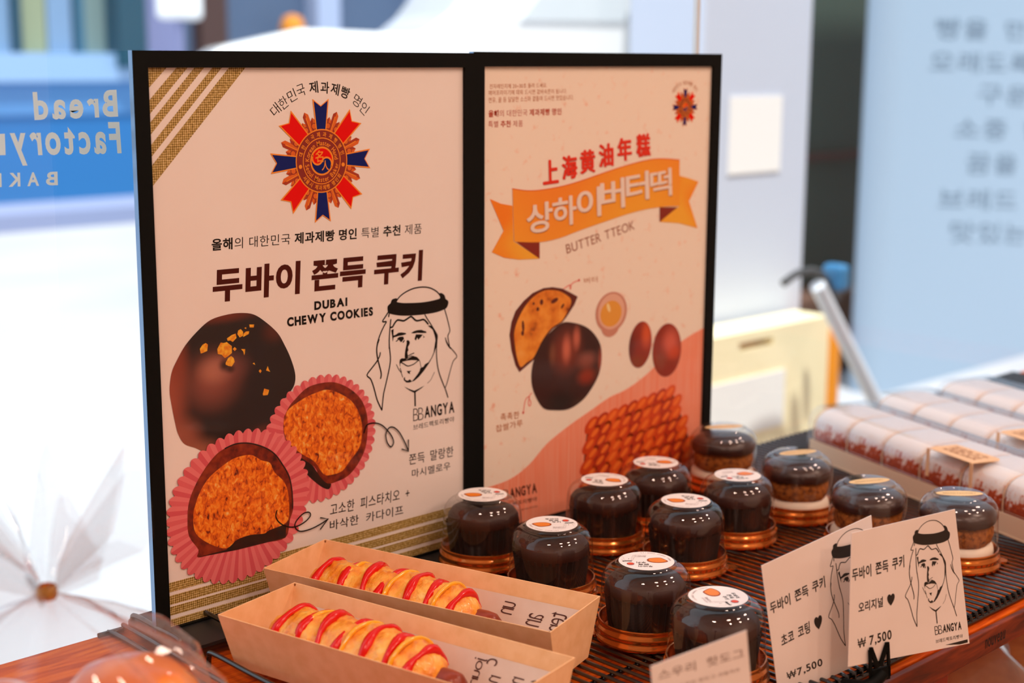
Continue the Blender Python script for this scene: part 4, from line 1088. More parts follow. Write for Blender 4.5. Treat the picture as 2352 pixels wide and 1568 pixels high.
for bi, (bx, by) in enumerate(((.759, -.205), (.869, -.214), (.979, -.228))):
    if box0 is None:
        box0 = empty('cake_box', (bx, by, RACK), ang); o = box0
        pl = MB(); hw, hl, rr = .048, .178, .012; pts = []
        for (cx, cy, a0) in ((hw - rr, hl - rr, 0), (-hw + rr, hl - rr, 90), (-hw + rr, -hl + rr, 180), (hw - rr, -hl + rr, 270)):
            for k in range(6): a = radians(a0 + 18 * k); pts.append((cx + rr * cos(a), cy + rr * sin(a)))
        n = len(pts); pl.add([(x, y, 0) for x, y in pts] + [(x, y, .0016) for x, y in pts], [list(range(n))[::-1], list(range(n, 2 * n))] + [[q, (q + 1) % n, n + (q + 1) % n, n + q] for q in range(n)])
        # upright card sides
        pl.box((-hw + .0005, -hl + rr, .0016), (-hw + .0015, hl - rr, .020)); pl.box((hw - .0015, -hl + rr, .0016), (hw - .0005, hl - rr, .020))
        pl.build('card_base', M_BOARD, o)
        prof = [(-.0462, .0016), (-.0462, .036)] + [(-.0462 + .014 - .014 * cos(radians(a)), .036 + .018 * sin(radians(a))) for a in (20, 40, 60, 80)] + [(-.028, .0545), (.028, .0545)] + [(.0462 - .014 + .014 * cos(radians(a)), .036 + .018 * sin(radians(a))) for a in (80, 60, 40, 20)] + [(.0462, .036), (.0462, .0016)]
        lb = MB(); m_ = len(prof); ys = (-.172, .172)
        lb.add([(x, y, z) for y in ys for x, z in prof], [[k, k + 1, m_ + k + 1, m_ + k] for k in range(m_ - 1)] + [list(range(m_))[::-1], list(range(m_, 2 * m_))])
        lb.build('clear_cover', M_BOX, o)
        MB().tube([(-.0464, -.172, .022), (-.0464, .172, .022)], .0007, 6).build('cover_rib', M_BOX, o)
    else:
        o = dup(box0, (bx, by, RACK), ang)
    tag(o, 'long clear box of sugared cake slices on a cream card, %s of the three' % WHICH[bi], 'cake box', 'long clear boxes of sugared cake')
    for k in range(6):
        yl = -.142 + .0568 * k
        wx, wy = bx - yl * sin(ang), by + yl * cos(ang)
        if sl0 is None:
            sl0 = empty('cake_slice', (0, 0, 0)); s = MB(); pf = []
            for a in range(0, 181, 12):
                ca, sa = cos(radians(a)), sin(radians(a)); pf.append((math.copysign(abs(ca) ** .62, ca) * .0405, .022 + .0275 * abs(sa) ** .62))
            pf = [(.0385, .0006)] + pf + [(-.0385, .0006)]; nn_ = len(pf); ring = []
            for y, f in ((-.0262, .95), (-.0240, 1.0), (-.012, 1.0), (0, 1), (.012, 1.0), (.0240, 1.0), (.0262, .95)):
                ring += [(x * f, y, .0006 + (z - .0006) * f) for x, z in pf]
            fs = [[a * nn_ + q, a * nn_ + (q + 1) % nn_, (a + 1) * nn_ + (q + 1) % nn_, (a + 1) * nn_ + q] for a in range(6) for q in range(nn_)]
            s.add(ring, fs + [list(range(nn_))[::-1], list(range(6 * nn_, 7 * nn_))])
            s.build('sponge', M_SUGAR, sl0, smooth=True)
            pp = MB(); inn = [(x * .985, .0006 + (z - .0006) * .985) for x, z in pf]
            pp.add([(x, .0262, z) for x, z in inn] + [(x, .0285, z) for x, z in inn], [[q, q + 1, nn_ + q + 1, nn_ + q] for q in range(nn_ - 1)])
            pp.build('paper_divider', mat('tan_paper_divider', (240, 196, 160), rough=.7), sl0)
            s1 = sl0
        else:
            s1 = dup(sl0, (0, 0, 0), 0)
        s1.location = (wx, wy, RACK + .0022); s1.rotation_euler = (0, 0, ang)
        tag(s1, 'sugar dusted sponge slice, %s in the %s clear box' % (ORD[k], WHICH[bi]), 'cake', 'sugared cake slices in the long boxes')
    for k in ((1.6,), (1.5,), (1.4,))[bi]:
        yl = -.142 + .0568 * k; xl = -.012
        if lb0 is None:
            lb0 = empty('paper_label', (0, 0, 0)); q = MB()
            q.add([(-.017, -.030, 0), (.012, -.032, 0), (.018, -.028, 0), (.017, .030, 0), (-.010, .032, 0), (-.017, .028, 0), (-.017, -.030, .0006), (.012, -.032, .0006), (.018, -.028, .0006), (.017, .030, .0006), (-.010, .032, .0006), (-.017, .028, .0006)],
                  [(5, 4, 3, 2, 1, 0), (6, 7, 8, 9, 10, 11)] + [(a, (a + 1) % 6, 6 + (a + 1) % 6, 6 + a) for a in range(6)], 0)
            for r_, t_ in ((.009, '슈가 파우더'), (.002, '카스테라'), (-.005, '브레드팩토리')):
                V, Fc = layout([(t_, .02)]); q.add([(r_ - .0028 + .0056 * (1 - v_), -.022 + .044 * u_, .0008) for u_, v_ in V], Fc, 1)
            q.build('label_top', [M_BAND, mat('label_brown_print', (176, 120, 84), rough=.7)], lb0)
            for yy in (-.031, .028):
                MB().box((-.0176, yy, -.027), (-.0170, yy + .004, .0004)).build('label_strap', M_BAND, lb0)
            b1 = lb0
        else:
            b1 = dup(lb0, (0, 0, 0), 0)
        b1.location = (bx + xl * cos(ang) - yl * sin(ang), by + xl * sin(ang) + yl * cos(ang), RACK + .0548); b1.rotation_euler = (0, 0, ang)
        # straps hang over the near side of the cover
        b1.location = (bx - .0305 * cos(ang) - yl * sin(ang), by - .0305 * sin(ang) + yl * cos(ang), RACK + .0550)
        tag(b1, 'tan printed paper label on the %s clear cake box' % WHICH[bi], 'label', 'paper labels on the cake boxes')

# ================================================================== PRICE CARDS AND CLIP
M_CARD = noise_mat('laminated_card', [(0.3, (242, 226, 216)), (0.7, (248, 234, 226))], scale=18, rough=.28, spec=.5)
def lsq_affine(src, dst):
    """least squares affine map between pixel lists"""
    n = len(src); S = [[0.0] * 3 for _ in range(3)]; T = [[0.0] * 2 for _ in range(3)]
    for (x, y), (u, v) in zip(src, dst):
        r = (x, y, 1.0)
        for a in range(3):
            for b in range(3): S[a][b] += r[a] * r[b]
            T[a][0] += r[a] * u; T[a][1] += r[a] * v
    Mi = Matrix(S).inverted()
    c = [[sum(Mi[a][k] * T[k][j] for k in range(3)) for j in range(2)] for a in range(3)]
    return lambda x, y: (c[0][0] * x + c[1][0] * y + c[2][0], c[0][1] * x + c[1][1] * y + c[2][1])
src = [(889.5, 708), (1029.5, 695), (876.9, 941.3), (1050, 818), (939.5, 932.7), (970.8, 658.9), (842, 861)]
conv_R = lsq_affine(src, [(2096.7, 1236), (2178.8, 1226), (2101, 1436.8), (2200.8, 1332), (2147.6, 1430), (2142, 1191.7), (2076.7, 1368.8)])
conv_L = lsq_affine([src[0], src[2], src[5], src[6]], [(1910.5, 1271), (1944, 1483.5), (1962, 1216.7), (1907, 1420)])
def price_card(name, corners, at, yaw, label, thick=.0005):
    X = Vector((cos(yaw), sin(yaw), 0)); fl = Flat(at, X, (0, 0, 1)); Q = fl.uvs(corners)
    u0, v0 = min(q[0] for q in Q), min(q[1] for q in Q)
    fl.O = fl.O + fl.X * u0 + fl.U * v0
    Q = fl.uvs(corners)
    root = empty(name, fl.O, yaw); tag(root, label, 'price card', 'price cards along the front edge')
    b = MB(); b.add([(u, 0, v) for u, v in Q] + [(u, thick, v) for u, v in Q], [(0, 1, 2, 3), (7, 6, 5, 4), (0, 1, 5, 4), (1, 2, 6, 5), (2, 3, 7, 6), (3, 0, 4, 7)])
    b.build('card', M_CARD, root)
    return root, fl
M_CINK = mat('card_ink', (36, 28, 22), rough=.5)
yw = radians(-18)
cr, fr_ = price_card('price_card', [(1956, 1224), (2193.5, 1169), (2227, 1477), (1948, 1531)], (.42, -.440, 0), yw, 'white price card with a whole headscarf portrait, held by the black clip')
i = Ink(fr_)
i.text([('두바이 쫀득 쿠키', .02)], (1957.5, 1335), (2077, 1302), (1956.5, 1306), 1, space=.45)
i.text([('오리지널 ♥', .018)], (1971.5, 1410), (2054.6, 1388), (1971.5, 1383), 1, space=.5)
i.text([('₩ 7,500', .02)], (1970.5, 1493), (2048, 1470), (1969.4, 1467), 1)
i.build('handwritten_lettering', M_CINK, cr)
i = Ink(fr_); draw_portrait(i, lambda x, y: fr_.uv(*conv_R(x, y)), .00022, 1); i.build('portrait_drawing', M_CINK, cr)
i = Ink(fr_)
i.text([('BB', -.02)], (2148, 1458), (2165, 1454), (2146, 1438), 1, track=-.12); i.text([('ANGYA', .035)], (2166, 1453), (2208.5, 1445), (2165, 1434), 1)
i.text('브레드팩토리빵야', (2149.3, 1477), (2211, 1464), (2149, 1468), 1)
i.poly(fr_.uvs([(2171, 1480.5), (2222, 1467.5), (2222.5, 1474.5), (2205, 1479)]), 1)
i.build('shop_lettering', M_CINK, cr)
cl, fl_ = price_card('price_card', [(1749, 1299), (2001.5, 1183), (2024, 1500), (1790, 1610)], (.42, -.421, 0), yw, 'white price card with half its portrait hidden, tucked behind the clipped card')
i = Ink(fl_)
i.text([('두바이 쫀득 쿠키', .02)], (1770, 1411), (1896, 1348), (1767, 1384), 1, space=.45)
i.text([('초코 코팅 ♥', .018)], (1796, 1488), (1889.6, 1440), (1793, 1458), 1, space=.5)
i.text([('₩7,500', .02)], (1809, 1564), (1890, 1530), (1806, 1544), 1)
i.build('handwritten_lettering', M_CINK, cl)
i = Ink(fl_); draw_portrait(i, lambda x, y: fl_.uv(*conv_L(x, y)), .00022, 1); i.build('portrait_drawing', M_CINK, cl)
cf, ff_ = price_card('price_card', [(1495, 1530), (1715, 1447), (1731, 1640), (1508, 1700)], (.20, -.470, 0), yw, 'small white price card before the domed cookies, its writing blurred')
i = Ink(ff_)
i.text([('스우리 핫도그', .004)], (1513, 1562), (1708.6, 1509), (1511, 1540), 1, space=.6)
i.text([('스우리 핫도그 크림치즈', 0)], (1560, 1578), (1700, 1540), (1559, 1570), 1)
i.build('handwritten_lettering', mat('grey_brown_ink', (150, 122, 110), rough=.6), cf)
# clip holding the right card: M-shaped plate, foot clamped on the shelf edge
clip = empty('card_clip', fr_.O, yw); tag(clip, 'black M-shaped card clip at the foot of a price card', 'clip')
cu = fr_.uvs([(1993, 1488), (2001, 1488), (2015, 1528), (2029, 1475), (2038, 1475), (2040, 1535), (2042, 1553), (1992, 1569), (1996, 1540)])
m0 = MB()
def bar(p, q, wd):
    dx, dy = q[0] - p[0], q[1] - p[1]; l = math.hypot(dx, dy); ex, ey = -dy / l * wd / 2, dx / l * wd / 2
    pts = [(p[0] + ex, p[1] + ey), (q[0] + ex, q[1] + ey), (q[0] - ex, q[1] - ey), (p[0] - ex, p[1] - ey)]
    m0.prism(pts, -.0022, -.0008)
U = lambda x, y: fr_.uv(x, y)
for a, b_, wd in (((1995, 1491), (1997, 1560), .0022), ((1998, 1490), (2013, 1530), .0030), ((2018, 1527), (2033, 1480), .0030), ((2036, 1477), (2039, 1550), .0020), ((2030, 1478), (2038, 1477), .0030), ((1994, 1490), (2001, 1489), .0030), ((1995, 1554), (2040, 1540), .0100)):
    bar(U(*a), U(*b_), wd)
m0.build('clip_plate', M_BLACK, clip)
ft = U(2000, 1560)
MB().tube(smooth_path([(ft[0] + .009, -.0015, ft[1] + .004), (ft[0] + .002, -.002, ft[1] - .001), (ft[0] - .006, .000, ft[1] - .004), (ft[0] - .014, .012, ft[1] - .006)], 4), [.0045] * 13, 8).build('clip_foot', M_BLACK, clip, smooth=True)

def clip_arm(fl, root, u, v):
    """black wire arm from the card foot back to a clamp on the shelf edge"""
    Ri = Matrix((fl.X, -fl.N, fl.U))
    wp = fl.O + fl.X * u + fl.U * v
    e = Ri @ (Vector((wp.x, SY0 - .003, SHELF - .010)) - fl.O)
    st = Vector((u, .0010, v))
    md = Vector((u, (e.y + st.y) / 2, min(st.z, e.z) - .006))
    MB().tube(smooth_path([tuple(st), tuple(md), tuple(e)], 6), .0018, 8).build('arm', M_BLACK, root, smooth=True)
    q = MB(); q.box((e.x - .008, e.y - .0012, e.z - .013), (e.x + .008, e.y + .0008, e.z + .012)); q.build('clamp', M_BLACK, root)
clip_arm(fr_, clip, ft[0] + .006, ft[1] - .003)
clip2 = empty('card_clip', ff_.O, yw); tag(clip2, 'black wire clip carrying the small blurred price card', 'clip')
MB().box((.022, -.0012, -.004), (.042, .0016, .006)).build('jaw', M_BLACK, clip2)
clip_arm(ff_, clip2, .032, -.003)

# ================================================================== BAG OF BUNS
M_BAG = clear_mat('clear_bag_film', rough=.06, haze=.03, base=.05, hazecol=(240, 240, 246), facing=.13)
BX, BY = -.199, -.222
bag = empty('bread_bag', (BX, BY, SHELF)); tag(bag, 'clear plastic bag of buns tied with a gold twist, beside the rack', 'bag')
rnd = random.Random(4)
seg = 72; prof = [(.0, .0005), (.066, .0008), (.082, .012), (.086, .04), (.085, .075), (.078, .100), (.060, .121), (.034, .138), (.012, .149), (.0046, .1535)]
b = MB(); n = len(prof)
for k in range(seg):
    a = 2 * pi * k / seg
    for j, (r, z) in enumerate(prof):
        f = j / (n - 1)
        rr = r * (1 + (.05 + .12 * f) * sin(9 * a + 2.2 * f) * (j > 1) * (j < n - 1) + .05 * f * sin(17 * a) * (j < n - 1))
        b.v.append((rr * cos(a) * (1 + .10 * (1 - f)), rr * sin(a), z))
for k in range(seg):
    for j in range(n - 1):
        k2 = (k + 1) % seg; b.f.append([k * n + j, k2 * n + j, k2 * n + j + 1, k * n + j + 1]); b.m.append(0)
b.build('bag_body', M_BAG, bag, smooth=True)
b = MB(); pr2 = [(.0046, .1535), (.007, .159), (.018, .169), (.032, .180), (.045, .190)]; n = len(pr2)
for k in range(seg):
    a = 2 * pi * k / seg
    for j, (r, z) in enumerate(pr2):
        f = j / (n - 1)
        b.v.append((r * cos(a) * (1 + .25 * f * sin(7 * a)), r * sin(a) * (1 + .25 * f * sin(7 * a)), z + .024 * f * sin(7 * a + 1) + .012 * f * sin(13 * a)))
for k in range(seg):
    for j in range(n - 1):
        k2 = (k + 1) % seg; b.f.append([k * n + j, k2 * n + j, k2 * n + j + 1, k * n + j + 1]); b.m.append(0)
b.build('bag_mouth', M_BAG, bag, smooth=True)
MB().lathe([(.0048, .1505), (.0054, .1525), (.0053, .1560), (.0046, .1580)], 24, cap=False).build('twist_tie', mat('gold_twist', (206, 150, 70), rough=.3, metal=.6), bag, smooth=True)
M_BUN2 = noise_mat('glazed_bun', [(0.3, (206, 84, 20)), (0.55, (240, 130, 44)), (0.75, (255, 176, 90))], scale=14, rough=.3, coat=.4)
bun0 = None
for (dx, dy, dz, sc, lb) in ((  .030, -.030, .088, 1.0, 'glazed orange bun in the tied clear bag, nearest the wire rack'), (-.040, -.010, .088, .95, 'glazed orange bun in the tied clear bag, farthest from the wire rack'),
        (.036, .012, .034, .95, 'glazed bun at the bottom of the tied bag, on the side of the posters'), (-.034, .020, .034, .95, 'glazed bun at the bottom of the tied bag, on the window side'), (.000, -.045, .034, .95, 'glazed bun at the bottom of the tied bag, nearest the room')):
    if bun0 is None:
        bun0 = MB().lathe([(.0, -.030), (.028, -.027), (.040, -.014), (.043, .0), (.040, .014), (.030, .026), (.015, .032), (.0, .034)], 40, cap=False, wave=lambda a, j, r, z: .0010 * sin(4 * a + j)).build('bun', M_BUN2, None, smooth=True)
        o = bun0
    else:
        o = bun0.copy(); COL.objects.link(o)
    o.location = (BX + dx, BY + dy, SHELF + dz); o.scale = (sc * .86,) * 3
    tag(o, lb, 'bread', 'glazed buns in the clear bag')

# ================================================================== WINDOW AND ROOM
YW = 0.060
GX0, GX1 = -2.2, 3.6
tag(MB().add([(GX0, YW, GROUND), (GX1, YW, GROUND), (GX1, YW, CEIL), (GX0, YW, CEIL)], [(0, 1, 2, 3)]).build('window_1', M_GLASS), kind='structure')
M_WHITE = mat('white_frame_paint', (238, 240, 244), rough=.4)
tag(MB().box((.6695, YW + .001, SHELF + .002), (.6750, YW + .006, CEIL)).build('trim_1', M_WHITE), kind='structure')
tag(MB().box((GX0, YW - .02, CEIL - .06), (GX1, YW + .05, CEIL)).build('trim_2', M_WHITE), kind='structure')
M_WALL = mat('warm_plaster', (226, 206, 186), rough=.85)
RX = (GX0, GX1); RYB = -3.4
tag(MB().box((GX0 - .1, RYB - .1, GROUND - .1), (GX1 + .1, YW + .008, GROUND)).build('floor', noise_mat('shop_floor', [(.3, (150, 110, 80)), (.7, (176, 132, 98))], scale=3, rough=.4)), kind='structure')
tag(MB().box((GX0 - .1, RYB - .1, CEIL), (GX1 + .1, YW + .008, CEIL + .1)).build('ceiling', mat('ceiling_white', (236, 224, 210), rough=.9)), kind='structure')
tag(MB().box((GX0 - .1, RYB, GROUND), (GX0, YW, CEIL)).build('wall_left', M_WALL), kind='structure')
tag(MB().box((GX1, RYB, GROUND), (GX1 + .1, YW, CEIL)).build('wall_right', M_WALL), kind='structure')
tag(MB().box((GX0 - .1, RYB - .1, GROUND), (GX1 + .1, RYB, CEIL)).build('wall_back', M_WALL), kind='structure')
# ceiling lamps of the shop
for k, (lx, ly, pw) in enumerate(LAMPS):
    root = empty('ceiling_lamp', (lx, ly, CEIL)); tag(root, 'round warm ceiling downlight of the shop', 'lamp', 'warm ceiling downlights')
    MB().lathe([(.112, -.001), (.128, -.001), (.128, -.012), (.120, -.014), (.112, -.006)], 32, cap=False).build('trim_ring', M_WHITE, root)
    ld = bpy.data.lights.new('lamp_light', 'AREA'); ld.shape = 'DISK'; ld.size = .22; ld.energy = pw; ld.color = WARM
    lo = bpy.data.objects.new('lamp_light', ld); COL.objects.link(lo); lo.parent = root; lo.location = (0, 0, -.016)

# lettering stuck on the glass, read from the street
def vinyl_mat():
    m = mat('cream_vinyl', (190, 190, 184), rough=.6); nt = m.node_tree
    tl = nt.nodes.new('ShaderNodeBsdfTranslucent'); tl.inputs[0].default_value = (*lin((226, 224, 212)), 1)
    mx = nt.nodes.new('ShaderNodeMixShader'); mx.inputs[0].default_value = .5
    nt.links.new(nt.nodes['Principled BSDF'].outputs[0], mx.inputs[1]); nt.links.new(tl.outputs[0], mx.inputs[2])
    nt.links.new(mx.outputs[0], nt.nodes['Material Output'].inputs[0])
    return m
lt = MB(); GL = Flat((0, YW - .0004, 0), (1, 0, 0), (0, 0, 1))
def glass_text(txt, bl, br, tl, off=.03):
    V, Fc = layout([(txt, off)], track=.02)
    bl, br, tl = GL.uv(*bl), GL.uv(*br), GL.uv(*tl)
    lt.add([(bl[0] + (br[0] - bl[0]) * x + (tl[0] - bl[0]) * y, 0, bl[1] + (br[1] - bl[1]) * x + (tl[1] - bl[1]) * y) for x, y in V], Fc)
glass_text('Bread', (271.5, 268.5), (79.5, 276.5), (267.5, 206))
glass_text('Factory', (281, 374), (29, 381), (274, 280))
glass_text('1', (13, 356), (-10, 357), (11, 307))
for k, ch in enumerate('BAKERY'):
    x = 133 - 43 * k; glass_text(ch, (x, 425 + 1.5 * k), (x - 27, 426 + 1.5 * k), (x - 1, 394 + 1.2 * k))
o = lt.build('window_lettering', vinyl_mat()); o.location = (0, YW - .0004, 0)
tag(o, 'pale vinyl shop name on the window glass, seen reversed from inside', 'sign')

# ================================================================== OUTSIDE
tag(MB().box((-20, YW + .01, GROUND - .12), (60, 40, GROUND)).build('street_ground', noise_mat('pale_concrete', [(.3, (172, 173, 178)), (.7, (186, 186, 191))], scale=.8, rough=.85)), kind='structure')
def at(px, py, Y):
    d = FWD + RGT * ((px - 1176) / F_PX) - UPV * ((py - 784) / F_PX); t = (Y - CAM.y) / d.y
    return CAM + d * t
# kerb and building across the street
YF = 11.0
o = MB().box((-6, YF - 1.7, GROUND), (30, YF - .9, GROUND + .13)).build('kerb', mat('shaded_kerb', (140, 150, 184), rough=.8)); tag(o, kind='structure')  # bluish shadow along the kerb put into its colour
bl = empty('shop_building', (8, YF, GROUND)); tag(bl, 'blue fronted shop building with teal and cream columns across the street', 'building')
def bpart(name, px0, px1, z0, z1, m, y0=0.0, dep=.4, label=None):
    a, c = at(px0, 300, YF + y0), at(px1, 300, YF + y0)
    return MB().box((a.x - 8, y0, z0), (c.x - 8, y0 + dep, z1)).build(name, m, bl, label=label)
ZB = 1.27
bpart('wall_panel', -900, 360, ZB - .50, ZB - .20, mat('shop_mid_blue', (84, 140, 196), rough=.5), -.02, .5, 'paler blue upper strip')
bpart('wall_panel', -900, 360, .0, ZB - .22, mat('shop_blue', (34, 112, 176), rough=.5), 0, .5, 'blue lower wall')
bpart('ledge', -900, 360, ZB - .22, ZB + .02, mat('pale_blue_ledge', (150, 184, 222), rough=.5), -.08, .5)
for px0, px1, col in ((-900, 50, (128, 162, 196)), (62, 118, (150, 160, 128)), (122, 176, (124, 156, 190)), (186, 206, (50, 104, 130)), (206, 282, (120, 144, 142))):
    bpart('facade_panel', px0, px1, ZB, 5.0, mat('facade_%d' % px0, col, rough=.6), .1, .4)
bpart('column', 48, 64, ZB, 5.0, mat('dark_teal', (8, 70, 90), rough=.6), 0, .4); bpart('column', 284, 346, ZB - .1, 5.0, mat('dark_teal', (8, 70, 90), rough=.6), -.15, .5, 'dark teal column')
gw = empty('grey_building', (20, YF + .5, GROUND)); tag(gw, 'grey blue building front with pale window posts behind the white van', 'building')
def gpart(name, px0, px1, z0, z1, m, y0=0.0, dep=.4):
    a, c = at(px0, 300, YF + .5 + y0), at(px1, 300, YF + .5 + y0)
    return MB().box((a.x - 20, y0, z0), (c.x - 20, y0 + dep, z1)).build(name, m, gw)
gpart('wall_panel', 346, 3200, 0, 6, mat('grey_blue_wall', (76, 98, 128), rough=.7), .1, .5)
gpart('column', 350, 420, 0, 6, mat('lavender_column', (128, 134, 176), rough=.7), -.1, .3)
gpart('door_panel', 470, 530, 0, 2.05, mat('dark_brown_door', (70, 44, 40), rough=.6), -.05, .2)
gpart('column', 735, 786, 0, 6, mat('pale_post', (168, 182, 212), rough=.6), -.1, .3)
gpart('column', 964, 1010, 0, 6, mat('pale_post', (168, 182, 212), rough=.6), -.1, .3)
p = at(672, 66, YF + .28)
o = MB().lathe([(.0, -.14), (.09, -.11), (.13, 0), (.09, .11), (.0, .14)], 24, cap=False).build('street_lantern', mat('orange_lantern', (240, 150, 40), rough=.5), smooth=True); o.location = (p.x, YF + .28, p.z)
tag(o, 'small orange lantern on the grey building wall', 'lantern')
p = at(412, 12, 8.2)
lampo = empty('street_sign', (p.x, 8.2, GROUND)); tag(lampo, 'white round cornered sign box on a pole across the street', 'sign')
MB().box((-.17, -.05, p.z - GROUND - .10), (.17, .05, p.z - GROUND + .5)).build('sign_box', mat('sign_white', (250, 250, 252), rough=.5), lampo, bevel=.04)
MB().tube([(0, 0, 0), (0, 0, p.z - GROUND - .09)], .025, 10).build('pole', mat('lavender_column', (158, 166, 208)), lampo)

# white van parked outside
M_VAN = mat('white_car_paint', (250, 250, 252), rough=.25, coat=.6)
M_CARGL = mat('sky_bright_car_glass', (226, 232, 238), rough=.05, spec=.8)  # bright sky reflection put into the pale glass colour
M_TYRE = mat('tyre_rubber', (30, 30, 32), rough=.8)
van = empty('white_van', (2.99, 5.0, GROUND), radians(-30)); van.scale = (1, 1, 1.06)
tag(van, 'white van parked outside the window behind the posters', 'van')
side = [(0.05, .28), (.02, .62), (.08, 1.06), (.20, 1.23), (.60, 1.315), (1.16, 1.295), (1.30, 1.40), (1.50, 1.64), (1.78, 1.92), (2.3, 1.98), (4.2, 1.98), (4.35, 1.9), (4.42, 1.2), (4.42, .3)]
MB().prism(side, 0, 1.75).build('body', M_VAN, van, bevel=.05)
MB().prism([(1.62, 1.36), (1.98, 1.80), (2.16, 1.84), (2.16, 1.36)], -.012, .02).build('window', M_CARGL, van)
MB().prism([(2.9, 1.36), (2.9, 1.84), (4.1, 1.84), (4.1, 1.36)], -.012, .02).build('window', M_CARGL, van)
mr_ = MB(); mr_.prism([(2.14, 1.53), (2.34, 1.57), (2.42, 1.50), (2.46, 1.42), (2.36, 1.47), (2.30, 1.36), (2.25, 1.36)], -.20, -.06); mr_.box((2.26, -.08, 1.40), (2.32, .01, 1.44))
mr_.build('side_mirror', mat('dark_mirror_housing', (46, 60, 76), rough=.4), van, bevel=.01)
for wx in (.85, 3.55):
    for wy in (.06, 1.62):
        q = MB(); q.lathe([(.0, -.09), (.20, -.09), (.30, -.08), (.33, -.05), (.33, .05), (.30, .08), (.20, .09), (.0, .09)], 32, cap=False)
        wh = q.build('wheel', M_TYRE, van, smooth=True); wh.rotation_euler = (radians(90), 0, 0); wh.location = (wx, wy, .33)
for wy in (.12, 1.35):
    MB().box((.0, wy, .78), (.06, wy + .28, .95)).build('headlight', mat('headlight_lens', (230, 236, 240), rough=.1), van)

# white pillar with a paper notice
pa, pc = at(1608, 400, 1.15), at(1853, 400, 1.15)
pil = empty('pillar', ((pa.x + pc.x) / 2, 1.15, GROUND)); tag(pil, 'white painted pillar outside the window with a paper notice on it', 'pillar')
hwid = (pc.x - pa.x) / 2
MB().box((-hwid, 0, 0), (hwid, .22, 3.2)).build('shaft', mat('pillar_white', (206, 216, 236), rough=.6), pil, bevel=.008)
na, nc = at(1677, 222, 1.148), at(1790, 392, 1.148)
nt_o = MB().box((na.x, 1.1465, nc.z), (nc.x, 1.1490, na.z)).build('paper_notice', mat('notice_white', (255, 255, 255), rough=.5)); tag(nt_o, 'blank looking white paper notice stuck on the white pillar', 'notice')
# rounded light column with printed verses, right edge of the view
ca, cc = at(1950, 500, 2.26), at(2620, 500, 2.26)
col = empty('poster_column', ((ca.x + cc.x) / 2, 2.1, GROUND)); tag(col, 'wide blue grey round edged board with rows of printed text', 'board')
RR = .08
hw2 = (cc.x - ca.x) / 2; pts = []
for (cx, cy, a0) in ((hw2 - RR, RR, 0), (-hw2 + RR, RR, 90), (-hw2 + RR, 0, 180), (hw2 - RR, 0, 270)):
    for k in range(8): a = radians(a0 + 90 / 7 * k); pts.append((cx + RR * cos(a), cy + RR * sin(a) if a0 < 180 else cy + RR + RR * sin(a) - .0))
n = len(pts)
q = MB(); q.add([(x, y, 0) for x, y in pts] + [(x, y, 2.9) for x, y in pts], [list(range(n))[::-1], list(range(n, 2 * n))] + [[k, (k + 1) % n, n + (k + 1) % n, n + k] for k in range(n)])
q.build('board', mat('blue_grey_board', (156, 176, 196), rough=.6), col)
CF = Flat((col.location.x, 2.1 - .001, GROUND), (1, 0, 0), (0, 0, 1)); q = MB()
for txt, x0, y0 in (('빵을 만들며', 2150, 88), ('오래도록 빵야', 2135, 165), ('구운 빵', 2245, 240), ('소중 한끼', 2192, 318), ('꿈을 굽다', 2218, 398), ('브레드 팩토리', 2155, 480), ('맛있는 하루', 2182, 556)):
    V, Fc = layout([(txt, .0)], space=.5); wdt = 52 * len(txt)
    b_, r_, t_ = CF.uv(x0, y0), CF.uv(x0 + wdt, y0 + 6), CF.uv(x0, y0 - 48)
    q.add([(b_[0] + (r_[0] - b_[0]) * a, -.0015, b_[1] + (r_[1] - b_[1]) * a + (t_[1] - b_[1]) * c) for a, c in V], Fc)
q.build('printed_text', mat('grey_blue_print', (92, 116, 138), rough=.6), col)
# added backdrop: shade between pillar and board put into its dark green
o = MB().box((at(1780, 300, 2.75).x, 2.75, GROUND), (at(2110, 300, 2.75).x, 2.9, 3.0)); o = o.build('gap_backdrop', mat('gap_shade_green', (72, 90, 80), rough=.8)); tag(o, 'dark green hoarding for the shade seen between the pillar and the board', 'backdrop')
p0, p1 = at(1845, 372, 2.72), at(1985, 345, 2.72)
o = MB().box((p0.x, 2.72, p0.z), (p1.x, 2.75, p1.z)); o = o.build('brown_sign', mat('red_brown_sign', (90, 58, 52), rough=.7)); tag(o, 'narrow red-brown sign fixed on the dark green hoarding', 'sign')
p0, p1 = at(1820, 760, 2.45), at(2010, 660, 2.45)
o = MB().box((p0.x, 2.45, GROUND), (p1.x, 2.7, p1.z)); o = o.build('brown_crate', mat('brown_crate_wood', (96, 66, 52), rough=.8), bevel=.01); tag(o, 'brown crate standing behind the kick scooter', 'crate')
# yellow plastic barrier
YB = 1.03
ya, yc = at(1540, 860, YB), at(1900, 860, YB)
zt_ = at(1700, 765, YB).z
yb = empty('floor_barrier', ((ya.x + yc.x) / 2, YB, GROUND)); tag(yb, 'pale yellow plastic floor barrier with a handle slot and orange end', 'barrier')
hw3 = (yc.x - ya.x) / 2; zh = zt_ - GROUND
M_YEL = mat('pale_yellow_plastic', (255, 242, 200), rough=.45)
q = MB(); sl = at(1700, 795, YB).z - GROUND
sx0, sx1 = at(1698, 800, YB).x - yb.location.x, at(1775, 800, YB).x - yb.location.x
q.box((-hw3, 0, 0), (hw3, .10, sl - .012)); q.box((-hw3, 0, sl + .006), (hw3, .10, zh)); q.box((-hw3, 0, sl - .012), (sx0, .10, sl + .006)); q.box((sx1, 0, sl - .012), (hw3, .10, sl + .006))
q.build('panel', M_YEL, yb)
